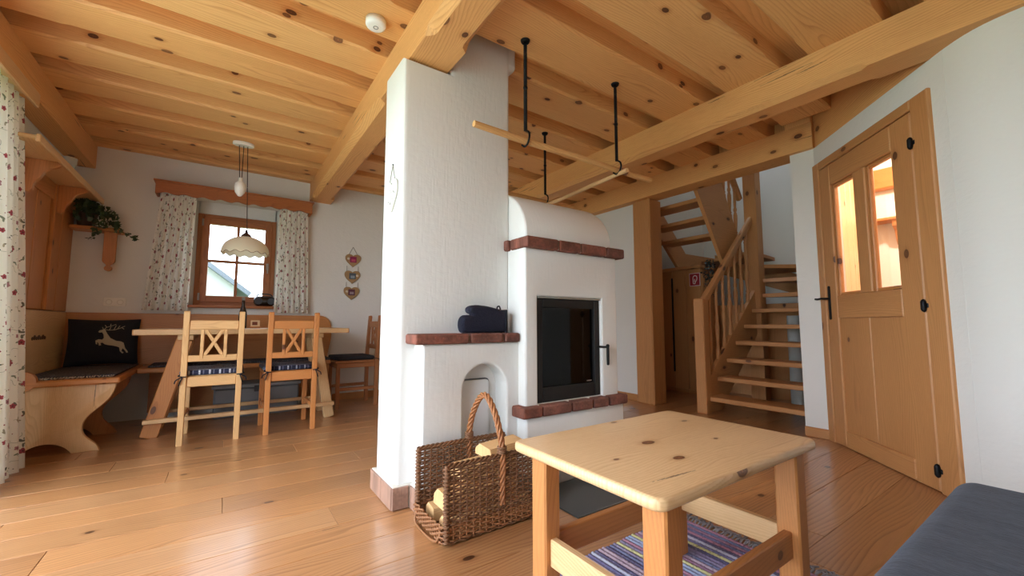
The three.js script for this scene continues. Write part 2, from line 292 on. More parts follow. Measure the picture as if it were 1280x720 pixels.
// ---------------------------------------------------------------- ceiling: joists with stopped chamfers, boards between them
{
  const c = struct('ceiling', 'spruce ceiling of broad chamfered joists with boards between', 'ceiling', [1, JB, -2]);
  part(c, 'upper_floor', merge([slab(XL - 0.3, 3.70, 2.56, 2.72, -5.2, ZN + 0.3), slab(3.70, 5.0, 2.56, 2.72, -1.2, ZN + 0.3), slab(3.70, 3.82, 2.56, 2.72, -5.2, -1.2), slab(3.735, 3.82, JB, 2.57, -4.9, -1.2)]), M.ceil[2]);
  part(c, 'end_block', bx(3.60, 3.83, JB + 0.001, 2.559, -1.37, -1.195, 0, 0.004), M.ceil[0]);
  const P = 0.42, Wd = 0.26;
  for (let k = -1; k < 15; k++) {
    const z = -4.505 + P * k; if (z > ZN) break;
    const za = Math.max(z - Wd / 2, ZW + 0.001), zb = Math.min(z + Wd / 2, ZN); if (zb - za < 0.06) continue;
    const a = XL, b = 0.805, L = b - a, m = (a + b) / 2;
    part(c, 'joist', stopBeam(L, zb - za, 0.188, 0.014, [[-0.76 - m, 0.60 - m]]).translate(m, JB + 0.094, (za + zb) / 2), M.ceil[(k + 1) % 3]);
    part(c, 'board', bx(a, b, 2.485, 2.51, z + Wd / 2 - 0.03, z + P - Wd / 2 + 0.03, 0, 0.002), M.ceil[2]);
  }
  const Q = 0.475, Wr = 0.325;
  for (let k = -6; k < 9; k++) {
    const z = -2.135 + Q * k; if (z > ZN) break;
    const za = Math.max(z - Wr / 2, ZW + 0.001), zb = Math.min(z + Wr / 2, ZN); if (zb - za < 0.06) continue;
    const a = 0.808, b = z > -1.25 ? Math.max(2.75, 2.44 - (z + Wr / 2) + 0.03) : 3.74, L = b - a, m = (a + b) / 2;
    const stops = [[1.0 - m, 2.50 - m]]; if (b > 3.3) stops.push([3.0 - m, 3.45 - m]);
    part(c, 'joist', stopBeam(L, zb - za, 0.188, 0.013, stops).translate(m, JB + 0.094, (za + zb) / 2), M.ceil[(k + 7) % 3]);
    part(c, 'board', bx(a, Math.min(b, 3.69), 2.485, 2.51, z + Wr / 2 - 0.03, z + Q - Wr / 2 + 0.03, 0, 0.002), M.ceil[2]);
  }
}
function beamZ(name, label, x0, x1, z0, z1, stops, c = 0.028) {   // a beam along z under the joists; stops given as z pairs
  const m = (z0 + z1) / 2, b = struct(name, label, 'beam', [(x0 + x1) / 2, BB, m]);
  const g = stopBeam(z1 - z0, x1 - x0, JB - BB, c, stops.map(([p, q]) => [p - m, q - m])).rotateY(-Math.PI / 2).translate((x0 + x1) / 2, (BB + JB) / 2, m);
  part(b, 'timber', g, M.beam); return b;
}
beamZ('beam', 'heavy pine ceiling beam resting on the white chimney column', 0.70, 0.915, ZW, ZN, [[-4.72, -2.38], [-1.72, 1.5]], 0.04);
beamZ('beam', 'pine wall beam above the patio curtain and panelled wall', XL, -0.98, ZW, ZN, [[-3.45, 1.2]], 0.035);
beamZ('beam', 'long pine ceiling beam running over the wall beside the door', 2.67, 2.87, ZW, ZN, [[-4.5, -0.62]], 0.03);
beamZ('beam', 'pine lintel beam over the stair opening', 3.60, 3.815, ZW, -1.19, [], 0.02);
{
  const p = struct('post', 'square pine post beside the stair opening', 'post', [3.75, 0, -2.815]);
  part(p, 'timber', bx(3.65, 3.86, 0, BB, -2.925, -2.705, 1, 0.012), M.pine);
  const b1 = struct('baseboard_stair', 'brown wooden baseboard along the wall beside the post', 'baseboard', [3.7, 0, -3.9]);
  part(b1, 'board', bx(3.692, 3.71, 0, 0.075, ZW, -2.93, 2, 0.004), M.pineB);
  const b2 = struct('baseboard_corner', 'short brown baseboard at the wall end beside the stairs', 'baseboard', [3.63, 0, -1.28]);
  part(b2, 'board', bx(3.622, 3.64, 0, 0.07, -1.36, -1.19, 2, 0.004), M.pineB);
  const b3 = struct('baseboard_right', 'brown baseboard along the wall behind the sofa', 'baseboard', [2.69, 0, 0.7]);
  part(b3, 'board', bx(2.682, 2.70, 0, 0.07, -0.2, ZN, 2, 0.004), M.pineB);
  const b4 = struct('baseboard_far', 'brown baseboard along the dining wall', 'baseboard', [2.3, 0, ZW]);
  part(b4, 'board', bx(1.0, 3.69, 0, 0.07, ZW, ZW + 0.018, 0, 0.004), M.pineB);
}

// ---------------------------------------------------------------- windows
{
  const w = struct('window_1', 'brown wooden casement window with four panes in the dining niche', 'window', [0.075, 1.01, -5.1]);
  const x0 = -0.265, x1 = 0.412, y0 = 1.012, y1 = 1.93, z0 = -5.14, z1 = -5.07, f = 0.05, m = M.windowWood;
  part(w, 'niche_back', merge([slab(-0.37, x0 + 0.01, 0.98, 2.07, -5.19, -5.10), slab(x1 - 0.01, 0.53, 0.98, 2.07, -5.19, -5.10), slab(x0, x1, y1 - 0.01, 2.07, -5.19, -5.10), slab(x0, x1, 0.98, y0 + 0.01, -5.19, -5.10)]), M.white, 'white plaster around the window frame');
  const fr = part(w, 'frame', bx(x0, x0 + f, y0, y1, z0, z1, 1), m);
  part(w, 'frame', bx(x1 - f, x1, y0, y1, z0, z1, 1), m); part(w, 'frame', bx(x0 + f, x1 - f, y1 - f, y1, z0, z1, 0), m); part(w, 'frame', bx(x0 + f, x1 - f, y0, y0 + f, z0, z1, 0), m);
  const a0 = x0 + f - 0.012, a1 = x1 - f + 0.012, b0 = y0 + f - 0.012, b1 = y1 - f + 0.012, s = 0.062, q0 = z0 + 0.03, q1 = z1 + 0.02;
  part(w, 'sash', bx(a0, a0 + s, b0, b1, q0, q1, 1), m); part(w, 'sash', bx(a1 - s, a1, b0, b1, q0, q1, 1), m); part(w, 'sash', bx(a0 + s, a1 - s, b1 - s, b1, q0, q1, 0), m); part(w, 'sash', bx(a0 + s, a1 - s, b0, b0 + s, q0, q1, 0), m);
  const mx = (a0 + a1) / 2, my = (b0 + b1) / 2 - 0.01, t = 0.013;
  part(w, 'glazing_bar', bx(mx - t, mx + t, b0 + s, b1 - s, q0 + 0.012, q1 - 0.004, 1), m); part(w, 'glazing_bar', bx(a0 + s, a1 - s, my - t, my + t, q0 + 0.012, q1 - 0.006, 0), m);
  for (const [p, q] of [[a0 + s, mx - t], [mx + t, a1 - s]]) for (const [u, v] of [[b0 + s, my - t], [my + t, b1 - s]]) part(w, 'pane', slab(p, q, u, v, q0 + 0.026, q0 + 0.028), M.glass);
  part(w, 'handle', merge([bx(a1 - 0.042, a1 - 0.018, 1.40, 1.47, q1, q1 + 0.008), bx(a1 - 0.037, a1 - 0.023, 1.36, 1.445, q1 + 0.025, q1 + 0.037), bx(a1 - 0.036, a1 - 0.024, 1.43, 1.445, q1 + 0.004, q1 + 0.03)]), M.steel, 'steel window handle');
  for (const y of [1.10, 1.84]) part(w, 'hinge', new THREE.CylinderGeometry(0.009, 0.009, 0.07, 10).translate(x0 + f - 0.008, y, z1 + 0.018), M.steel);
  part(w, 'window_sill', bx(-0.33, 0.46, 0.985, 1.011, -5.09, -4.83, 0, 0.006), M.windowWood);
}
function glazed(name, label, base, place, leaves, h0, h1, mat) {  // a row of glazed leaves, built along u and turned into place
  const w = struct(name, label, 'window', base);
  for (const [u0, u1] of leaves) {
    const f = 0.055, P = (a, b, c, d, ax) => place(bx(a, b, c, d, -0.035, 0.035, ax));
    part(w, 'leaf_frame', P(u0, u0 + f, h0, h1, 1), mat); part(w, 'leaf_frame', P(u1 - f, u1, h0, h1, 1), mat); part(w, 'leaf_frame', P(u0 + f, u1 - f, h0, h0 + f, 0), mat); part(w, 'leaf_frame', P(u0 + f, u1 - f, h1 - f, h1, 0), mat);
    part(w, 'pane', place(slab(u0 + f, u1 - f, h0 + f, h1 - f, -0.003, 0.003)), M.glass);
  }
  return w;
}
glazed('window_2', 'wide brown patio door with two glazed leaves beside the curtain', [XL - 0.15, 0, -1.465], (g) => g.rotateY(Math.PI / 2).translate(XL - 0.15, 0, -1.465), [[-1.815, 0], [0, 1.815]], 0.03, 2.1, M.windowWood);
glazed('window_3', 'stairwell window of the upper floor', [4.75, 3.35, -3.38], (g) => g.translate(4.75, 0, -3.38), [[-0.45, 0.45]], 3.35, 4.15, M.windowWood);

// ---------------------------------------------------------------- pine door with two panes in the slanting wall
{
  const d = struct('door_1', 'knotty pine door with two tall glass panes in a pine casing', 'door', [3.25, 0, -0.82]);
  const m = M.pine, B = (a, b, c, e, z0, z1, ax, k = 0.006) => dg(bx(a, b, c, e, z0, z1, ax, k));
  part(d, 'casing', B(0.0, 0.075, 0, 2.03, -0.10, 0.018, 1), m); part(d, 'casing', B(0.965, 1.085, 0, 2.03, -0.10, 0.018, 1), m); part(d, 'casing', B(0.075, 0.965, 1.972, 2.03, -0.10, 0.018, 0), m);
  const z0 = -0.035, z1 = 0.012, y0 = 0.004, y1 = 1.968;
  const leaf = part(d, 'leaf', merge([B(0.079, 0.20, y0, y1, z0, z1, 1), B(0.80, 0.954, y0, y1, z0, z1, 1)]), m, 'upright stiles of the door');
  part(d, 'rail', B(0.20, 0.80, 1.815, y1, z0, z1, 0), m); part(d, 'rail', B(0.20, 0.80, 0.875, 1.03, z0, z1, 0), m); part(d, 'rail', B(0.20, 0.80, y0, 0.115, z0, z1, 0), m);
  part(d, 'mullion', B(0.452, 0.565, 1.03, 1.815, z0, z1, 1), m);
  part(d, 'panel', B(0.196, 0.499, 0.11, 0.88, z0 + 0.012, z1 - 0.014, 1, 0.008), m); part(d, 'panel', B(0.501, 0.804, 0.11, 0.88, z0 + 0.012, z1 - 0.014, 1, 0.008), m);
  for (const [a, b] of [[0.20, 0.452], [0.565, 0.80]]) {
    const k = 0.022; // glazing bead round each pane
    part(d, 'glazing_bead', merge([B(a, a + k, 1.03, 1.815, z0 + 0.004, z1 - 0.014, 1, 0.007), B(b - k, b, 1.03, 1.815, z0 + 0.004, z1 - 0.014, 1, 0.007), B(a + k, b - k, 1.03, 1.03 + k, z0 + 0.004, z1 - 0.014, 0, 0.007), B(a + k, b - k, 1.815 - k, 1.815, z0 + 0.004, z1 - 0.014, 0, 0.007)]), M.orange);
    part(d, 'pane', dg(slab(a + k, b - k, 1.03 + k, 1.815 - k, -0.016, -0.013)), M.glass);
  }
  const plate = part(d, 'handle_plate', dg(extrude(roundRect(0.102, 0.865, 0.128, 1.105, 0.012), 0.006, 0.002).translate(0, 0, z1)), M.iron, 'long black door plate');
  part(plate, 'lever', dg(tube([[0.115, 1.015, z1], [0.115, 1.015, z1 + 0.04], [0.105, 1.016, z1 + 0.05], [0.06, 1.013, z1 + 0.05], [0.02, 1.016, z1 + 0.046]], 0.0075, 24, 8)), M.iron, 'black door lever');
  for (const y of [0.11, 0.93, 1.79]) part(d, 'hinge', dg(merge([lathe([[0, -0.035], [0.008, -0.03], [0.013, -0.02], [0.013, 0.02], [0.008, 0.03], [0, 0.035]], 12).translate(0.963, y, z1 + 0.012), bx(0.94, 0.986, y - 0.012, y + 0.012, z1 - 0.004, z1 + 0.01)])), M.iron, 'black door hinge');
}
// the hallway seen through the panes
{
  const p = struct('wall_panel_hall', 'pale pine boarding in the hallway behind the door', 'panelling', [4.3, 0, -1.19]);
  for (let k = 0; k < 9; k++) part(p, 'board', bx(3.72 + k * 0.12, 3.718 + (k + 1) * 0.12, 0, 2.3, -1.2, -1.18, 1, 0.004), M.light);
  const s = thing('wall_shelf', 'small pine shelf on a bracket in the hallway behind the door', 'shelf', [4.7, 1.6, -0.98]);
  part(s, 'shelf_board', bx(4.62, 4.8, 1.72, 1.745, -1.15, -0.80, 2, 0.005), M.orange);
  part(s, 'bracket', uvGrain(extrude(shapeOf([[0, 0], [0.16, 0], [0.15, -0.05], [0.09, -0.08], [0.06, -0.16], [0.03, -0.2], [0, -0.2]]), 0.03, 0.003), 1).rotateY(Math.PI).translate(4.8, 1.72, -0.97), M.orange);
  const b = struct('trim_2', 'reddish pine beam along the top of the hallway wall', 'beam', [4.75, 2.0, -0.3]);
  part(b, 'timber', bx(4.70, 4.8, 2.02, 2.2, -1.18, ZN, 2, 0.01), M.orange);
  const l = thing('hall_ceiling_lamp', 'round white glass ceiling lamp lighting the hallway', 'lamp', [4.0, 2.36, -0.25]);
  part(l, 'mount', new THREE.CylinderGeometry(0.07, 0.07, 0.2, 24).translate(4.0, 2.46, -0.25), M.steel);
  part(l, 'lamp_shade', new THREE.SphereGeometry(0.11, 24, 16).translate(4.0, 2.28, -0.25), std({ color: 0xfff4e0, emissive: new THREE.Color(1, 0.93, 0.8), emissiveIntensity: 1.6, roughness: 0.4 }), 'glowing white glass globe');
  const pl = new THREE.PointLight(new THREE.Color(1, 0.93, 0.82), 8, 0, 2); pl.position.set(0, -0.08, 0); pl.name = 'hall_lamp_light'; pl.shadow.radius = 4; l.add(pl);
}

// ---------------------------------------------------------------- masonry fireplace with chimney column
{
  const f = thing('masonry_fireplace', 'white plastered masonry fireplace with chimney column, brick ledges and glass door', 'fireplace', [1.3, 0, -1.95]);
  const m = M.masonry;
  part(f, 'chimney_column', soft(extrude(shapeOf([[0.672, 0], [1.307, 0], [1.307, 2.52], [0.93, 2.52], [0.93, 2.166], [0.672, 2.166]]), 0.30, 0.03).translate(0, 0, -2.2), 1.0), m, 'white rough plaster chimney column');
  part(f, 'corbel', soft(new RoundedBoxGeometry(0.09, 0.16, 0.26, 4, 0.035).translate(1.325, 2.42, -2.05)), m);
  // ledge block with arched niche
  const s = shapeOf([[0.75, 0], [1.30, 0], [1.30, 0.742], [0.75, 0.742]]), hole = new THREE.Path();
  hole.moveTo(0.957, 0.03); hole.lineTo(1.211, 0.03); hole.lineTo(1.211, 0.51); hole.absarc(1.084, 0.51, 0.127, 0, Math.PI, false); hole.lineTo(0.957, 0.03); s.holes.push(hole);
  part(f, 'ledge_block', soft(extrude(s, 0.12, 0.012, 20).translate(0, 0, -1.915), 0.45), m);
  const cd = part(f, 'cleanout_door', soft(extrude(roundRect(0.972, 0.03, 1.157, 0.548, 0.022), 0.022, 0.004).translate(0, 0, -1.9)), std({ color: 0xe6e6e6, roughness: 0.7 }), 'white painted cleanout door in the niche');
  part(cd, 'edge_gap', soft(extrude((() => { const o = roundRect(0.966, 0.03, 1.163, 0.555, 0.025); o.holes.push(roundRect(0.973, 0.031, 1.156, 0.547, 0.022)); return o; })(), 0.008).translate(0, 0, -1.9)), std({ color: 0x5a5c60, roughness: 0.8 }), 'dark gap round the cleanout door');
  part(cd, 'knob', new THREE.SphereGeometry(0.008, 12, 8).translate(0.984, 0.43, -1.874), M.iron);
  // fire body with the stove opening
  const b = shapeOf([[1.287, 0.34], [1.995, 0.34], [1.995, 1.246], [1.287, 1.246]]), bh = new THREE.Path(); bh.moveTo(1.372, 0.415); bh.lineTo(1.858, 0.415); bh.lineTo(1.858, 0.985); bh.lineTo(1.372, 0.985); bh.lineTo(1.372, 0.415); b.holes.push(bh);
  part(f, 'fire_body', soft(extrude(b, 0.17, 0.014, 8).translate(0, 0, -1.905), 0.45), m);
  part(f, 'fire_body_back', slab(1.30, 1.992, 0, 1.28, -2.25, -1.905), m);
  part(f, 'plinth', upright(roundRect(1.278, 1.715, 2.02, 1.98, 0.02), 0, 0.362), m);
  part(f, 'plinth_foot', bx(1.272, 2.026, 0, 0.075, -1.90, -1.706, 0, 0.006), std({ color: 0x8d8b88, roughness: 0.9, bumpMap: B_plaster, bumpScale: 0.004 }), 'grey stone foot of the plinth');
  // quarter-round hood
  const hd = new THREE.Shape(); hd.moveTo(1.745, 1.296); hd.lineTo(1.745, 1.32); for (let k = 0; k <= 20; k++) { const a = k / 20 * Math.PI / 2; hd.lineTo(1.745 + 0.36 * (1 - Math.cos(a)), 1.32 + 0.295 * Math.sin(a)); } hd.lineTo(2.23, 1.615); hd.lineTo(2.23, 1.296);
  part(f, 'hood', soft(extrude(hd, 0.665, 0.012).rotateY(Math.PI / 2).translate(1.30, 0, 0), 0.5), m, 'white rounded plaster hood');
  // brick courses
  const br = (x0, x1, y0, y1, z0, z1, axis) => part(f, 'brick', uvGrain(new RoundedBoxGeometry(x1 - x0, y1 - y0, z1 - z0, 2, 0.011).translate((x0 + x1) / 2, (y0 + y1) / 2, (z0 + z1) / 2), axis), M.brick[Math.floor(rnd() * 3)]);
  const g = 0.005;
  for (const [a, c] of [[1.275, 1.50], [1.50, 1.67], [1.67, 1.88], [1.88, 2.042]]) br(a + (a > 1.28 ? g : 0), c - g, 1.240, 1.300, -1.86, -1.700 + rr(-0.002, 0.002), 0);
  br(1.262, 1.34, 1.240, 1.300, -1.953, -1.865, 2);
  for (const q of [[1.285, 2.03, 1.245, 1.294, -1.9, -1.712], [0.72, 1.285, 0.747, 0.782, -1.9, -1.79], [1.27, 2.02, 0.362, 0.405, -1.9, -1.715]]) part(f, 'mortar', bx(...q, 0, 0.002), M.mortar);
  for (const [a, c] of [[0.705, 0.985], [0.985, 1.185], [1.185, 1.287]]) br(a + (a > 0.71 ? g : 0), c - g, 0.742, 0.790, -1.905, -1.772 + rr(-0.002, 0.002), 0);
  br(1.245, 1.37, 0.358, 0.414, -1.81, -1.692, 0);
  for (const [a, c] of [[1.37, 1.58], [1.58, 1.74], [1.74, 1.87], [1.87, 2.035]]) br(a + g, c - g, 0.358, 0.414, -1.83, -1.692 + rr(-0.003, 0.003), 0);
  // skirting tiles round the foot of the column
  part(f, 'grout', merge([bx(0.655, 1.29, 0, 0.104, -2.2, -1.885, 0, 0.003), bx(0.738, 1.268, 0, 0.104, -1.9, -1.79, 0, 0.003)]), M.grout);
  const ti = (...a) => part(f, 'skirting_tile', bx(...a, 0, 0.003), M.tile);
  ti(0.647, 0.657, 0.004, 0.1, -2.2, -2.03); ti(0.647, 0.657, 0.004, 0.1, -2.024, -1.885); ti(0.652, 0.728, 0.004, 0.1, -1.887, -1.877); ti(0.730, 0.740, 0.004, 0.1, -1.876, -1.784); ti(0.734, 0.95, 0.004, 0.1, -1.792, -1.782); ti(0.956, 1.264, 0.004, 0.1, -1.792, -1.782);
  // stove insert
  const st = part(f, 'stove_door', merge([bx(1.374, 1.418, 0.417, 0.975, -1.80, -1.752, 1), bx(1.812, 1.856, 0.417, 0.975, -1.80, -1.752, 1), bx(1.418, 1.812, 0.417, 0.492, -1.80, -1.752, 0), bx(1.418, 1.812, 0.925, 0.975, -1.80, -1.752, 0)]), M.metalBlack, 'black metal stove door frame');
  part(st, 'glass', slab(1.418, 1.812, 0.492, 0.925, -1.776, -1.772), M.stoveGlass, 'dark stove glass');
  part(st, 'emblem', bx(1.745, 1.782, 0.505, 0.511, -1.7535, -1.7505, 0, 0.0005), M.steel);
  const hdl = part(st, 'handle', merge([tube([[1.842, 0.70, -1.752], [1.846, 0.70, -1.715], [1.862, 0.70, -1.706], [1.871, 0.698, -1.703]], 0.0065, 16, 8), lathe([[0, 0], [0.008, 0.004], [0.009, 0.05], [0.0085, 0.108], [0, 0.114]], 12).translate(1.872, 0.592, -1.703), new THREE.SphereGeometry(0.011, 12, 10).translate(1.872, 0.706, -1.703)]), M.iron, 'black stove door handle');
  part(st, 'top_trim', bx(1.374, 1.856, 0.9755, 0.984, -1.79, -1.738, 0, 0.002), M.steel, 'steel strip above the stove door');
  part(f, 'firebox', merge([slab(1.37, 1.86, 0.41, 0.425, -2.16, -1.80), slab(1.37, 1.86, 0.97, 0.985, -2.16, -1.80), slab(1.37, 1.385, 0.41, 0.985, -2.16, -1.80), slab(1.845, 1.86, 0.41, 0.985, -2.16, -1.80), slab(1.37, 1.86, 0.41, 0.985, -2.18, -2.15)]), M.soot, 'sooty firebox');
}
{
  // oven mitt lying on its side on the brick ledge
  const m = thing('oven_mitt', 'dark navy quilted oven mitt lying on the brick ledge', 'oven mitt', [1.09, 0.79, -1.835]);
  const s = new THREE.Shape(); s.moveTo(1.222, 0.792); s.lineTo(1.222, 0.908); s.bezierCurveTo(1.17, 0.912, 1.13, 0.928, 1.08, 0.930); s.bezierCurveTo(1.03, 0.936, 0.998, 0.928, 1.0, 0.905); s.bezierCurveTo(1.003, 0.888, 1.02, 0.888, 1.025, 0.885); s.bezierCurveTo(1.02, 0.872, 1.0, 0.884, 0.985, 0.88); s.bezierCurveTo(0.955, 0.872, 0.952, 0.82, 0.968, 0.798); s.lineTo(0.975, 0.792); s.lineTo(1.222, 0.792);
  part(m, 'mitt_body', soft(extrude(s, 0.062, 0.016, 16).translate(0, 0, -1.872), 1.2), phy({ color: 0x15162a, roughness: 0.95, sheen: 0.3, bumpMap: B_cloth, bumpScale: 0.003 }));
  part(m, 'hanging_loop', tube([[1.185, 0.90, -1.842], [1.182, 0.922, -1.842], [1.194, 0.93, -1.842], [1.202, 0.915, -1.842], [1.20, 0.90, -1.842]], 0.004, 20, 6), std({ color: 0x121218, roughness: 0.9 }));
  part(m, 'cuff_binding', bx(1.214, 1.226, 0.791, 0.911, -1.874, -1.808, 1, 0.005), std({ color: 0x10111e, roughness: 0.9 }));
}
{
  // plate of dark glass on the floor before the stove
  single('hearth_plate', bx(1.29, 1.96, 0.0005, 0.007, -1.70, -1.36, 0, 0.002), phy({ color: 0x2c3032, roughness: 0.35, clearcoat: 0.3 }), 'dark grey hearth plate on the floor before the fireplace', 'hearth plate', [1.62, 0, -1.53]);
}
// ---------------------------------------------------------------- drying rack hung from the joists
{
  const r = thing('drying_rack', 'rustic wooden poles hung from the ceiling on twisted black iron rods', 'drying rack', [1.6, 1.75, -2.1]);
  for (const [x, z] of [[1.267, -1.70], [1.984, -1.70], [2.05, -2.49], [1.267, -2.49]]) {
    const rod = part(r, 'rod', merge([twist(V(x, 2.345, z), V(x, 2.11, z), 0.0075, 5), twist(V(x, 2.09, z), V(x, 1.86, z), 0.0075, 5), new THREE.SphereGeometry(0.0125, 10, 8).translate(x, 2.10, z)]), M.iron, 'twisted black iron rod');
    part(rod, 'ceiling_plate', lathe([[0, 0], [0.012, -0.018], [0.022, -0.012], [0.026, -0.001], [0.026, 0.0]], 18).translate(x, JB - 0.001, z), M.iron);
    part(rod, 'hook', tube([[x, 1.865, z], [x + 0.004, 1.845, z + 0.024], [x + 0.002, 1.815, z + 0.031], [x, 1.785, z + 0.018], [x - 0.002, 1.775, z - 0.004], [x - 0.004, 1.79, z - 0.026]], 0.0055, 28, 6), M.iron);
  }
  const pole = (p0, p1, rad, lab, mat) => {
    const N = noiser(Math.floor(p0.x * 1000 + 17)), n = 26, g = new THREE.CylinderGeometry(rad, rad, 1, 12, n), L = p0.distanceTo(p1), a = g.attributes.position;
    for (let i = 0; i < a.count; i++) { const t = a.getY(i) + 0.5, k = 0.88 + 0.24 * N(t * 9, Math.atan2(a.getZ(i), a.getX(i)) + 4, 64, 64); a.setXYZ(i, a.getX(i) * k + 0.004 * Math.sin(t * 9), a.getY(i) * L, a.getZ(i) * k + 0.005 * Math.sin(t * 6 + 1)); }
    const q = new THREE.Quaternion().setFromUnitVectors(V(0, 1, 0), p1.clone().sub(p0).normalize()), uv = uvGrain(g, 1);
    uv.applyMatrix4(new THREE.Matrix4().compose(p0.clone().add(p1).multiplyScalar(0.5), q, V(1, 1, 1))); uv.computeVertexNormals(); part(r, 'pole', uv, mat, lab);
  };
  const bark = std({ map: T_light, color: new THREE.Color(0.98, 0.86, 0.68), roughness: 0.7 });
  pole(V(0.95, 1.808, -1.70), V(2.31, 1.802, -1.70), 0.0165, 'long peeled pole with brown bark patches', bark);
  pole(V(0.90, 1.808, -2.49), V(2.34, 1.802, -2.49), 0.0165, 'peeled pole by the hood', bark);
  pole(V(1.985, 1.772, -1.62), V(2.045, 1.772, -2.53), 0.013, 'pale cross pole', M.light);
}
// ---------------------------------------------------------------- log basket and logs
{
  const b = thing('log_basket', 'brown wicker log basket with tall side walls and arched twisted handle', 'basket', [0.945, 0, -1.61]);
  const X0 = 0.722, X1 = 1.165, ZB = -1.755, ZF = -1.475, H = 0.292;
  const T_w = dataTex(128, 128, (() => { const N = noiser(8); return (i, j) => { const k = 0.62 + 0.7 * N(i / 8, j / 8, 16, 16); return [124 * k, 84 * k, 54 * k]; }; })(), 0.1, 0.1);
  const mw = std({ map: T_w, roughness: 0.55 }), mp = std({ map: T_w, color: new THREE.Color(1.5, 1.4, 1.2), roughness: 0.6 });
  const run = (pts, r, k = 1, rad = 5) => new THREE.TubeGeometry(curve(pts), Math.max(4, Math.round(pts.length * k)), r, rad, false);
  const wall = (z, y0, y1, x0, x1, mat, name) => {
    const G = [], n = Math.round((x1 - x0) / 0.03);
    for (let i = 0; i <= n; i++) { const x = x0 + (x1 - x0) * i / n; G.push(run([[x, y0, z], [x + rr(-0.002, 0.002), (y0 + y1) / 2, z], [x, y1, z]], 0.0042, 1.4)); }
    let row = 0;
    for (let y = y0 + 0.004; y < y1; y += 0.0098, row++) { const pts = []; for (let i = 0; i <= n; i++) pts.push([x0 + (x1 - x0) * i / n, y + rr(-0.0018, 0.0018), z + ((i + row) % 2 ? 1 : -1) * 0.0055]); G.push(run(pts, 0.0039 + rr(-0.0006, 0.0006), 2.2)); }
    return part(b, name, merge(G), mat, undefined);
  };
  for (const z of [ZB, ZF]) {
    wall(z, 0.018, 0.075, X0, X1, mp, 'woven_foot'); wall(z, 0.075, H, X0, X1, mw, 'woven_side');
    for (const x of [X0, X1]) { const G = [run([[x, 0.015, z], [x, 0.16, z], [x, H + 0.008, z]], 0.009, 3, 8)]; for (let y = 0.02; y < H; y += 0.014) G.push(new THREE.TorusGeometry(0.0105, 0.0042, 5, 12).rotateX(Math.PI / 2).translate(x, y, z)); part(b, 'corner_post', merge(G), mw); }
    const G = []; for (let k = 0; k < 3; k++) { const pts = []; for (let i = 0; i <= 46; i++) { const t = i / 46, a = t * 40 + k * 2.094; pts.push([X0 + (X1 - X0) * t, H + 0.004 + 0.0055 * Math.sin(a), z + 0.0065 * Math.cos(a)]); } G.push(run(pts, 0.0048, 2)); }
    part(b, 'rim', merge(G), mw);
  }
  { // low woven ends and the bottom
    const G = [], E = [];
    for (const [x, s] of [[X0, -1], [X1, 1]]) for (let r = 0; r < 7; r++) { const pts = []; for (let i = 0; i <= 14; i++) { const t = i / 14; pts.push([x + s * (0.012 + 0.004 * r * 0 + ((i + r) % 2 ? 0.006 : -0.006)) , 0.018 + r * 0.0095 - 0.012 * Math.sin(t * Math.PI) * (r / 7), ZB + (ZF - ZB) * t]); } E.push(run(pts, 0.0045, 2)); }
    for (let i = 0; i < 30; i++) { const z = ZB + 0.004 + i * 0.0094; const pts = []; for (let k = 0; k <= 16; k++) pts.push([X0 + (X1 - X0) * k / 16, 0.011 + ((k + i) % 2 ? 0.004 : -0.003), z]); G.push(run(pts, 0.005, 1.6)); }
    part(b, 'woven_end', merge(E), mp); part(b, 'woven_bottom', merge(G), mw);
    part(b, 'skid', merge([tube([[X0 - 0.012, 0.05, ZF - 0.02], [X0 - 0.026, 0.012, ZF - 0.05], [X0 - 0.026, 0.008, ZB + 0.05], [X0 - 0.012, 0.05, ZB + 0.02]], 0.005, 20, 6)]), mp);
  }
  { // handle: three strands twisted along an arch
    const arch = curve([[0.972, 0.10, ZB - 0.002], [0.972, 0.30, ZB - 0.004], [0.972, 0.415, ZB + 0.03], [0.972, 0.495, ZB + 0.09], [0.972, 0.520, -1.615], [0.972, 0.495, ZF - 0.09], [0.972, 0.415, ZF - 0.03], [0.972, 0.30, ZF + 0.004], [0.972, 0.10, ZF + 0.002]]), G = [];
    for (let k = 0; k < 4; k++) { const pts = []; for (let i = 0; i <= 110; i++) { const t = i / 110, c = arch.getPointAt(t), d = arch.getTangentAt(t), nx = V(1, 0, 0), ny = d.clone().cross(nx), a = t * 50 + k * Math.PI / 2; pts.push(c.add(nx.multiplyScalar(0.0085 * Math.cos(a))).add(ny.multiplyScalar(0.0085 * Math.sin(a)))); } G.push(run(pts, 0.0062, 1.6, 6)); }
    part(b, 'handle', merge(G), std({ map: T_w, color: new THREE.Color(1.75, 1.5, 1.15), roughness: 0.55 }), 'twisted pale willow handle');
    for (const z of [ZB, ZF]) { const W = []; for (let k = 0; k < 4; k++) W.push(new THREE.TorusGeometry(0.0175, 0.0038, 5, 14).rotateX(Math.PI / 2).translate(0.972, 0.305 + k * 0.0075, z)); part(b, 'binding', merge(W), mw); }
  }
  // split logs, each its own thing
  const logTop = std({ map: T_light, color: new THREE.Color(1, 0.95, 0.86), roughness: 0.75 });
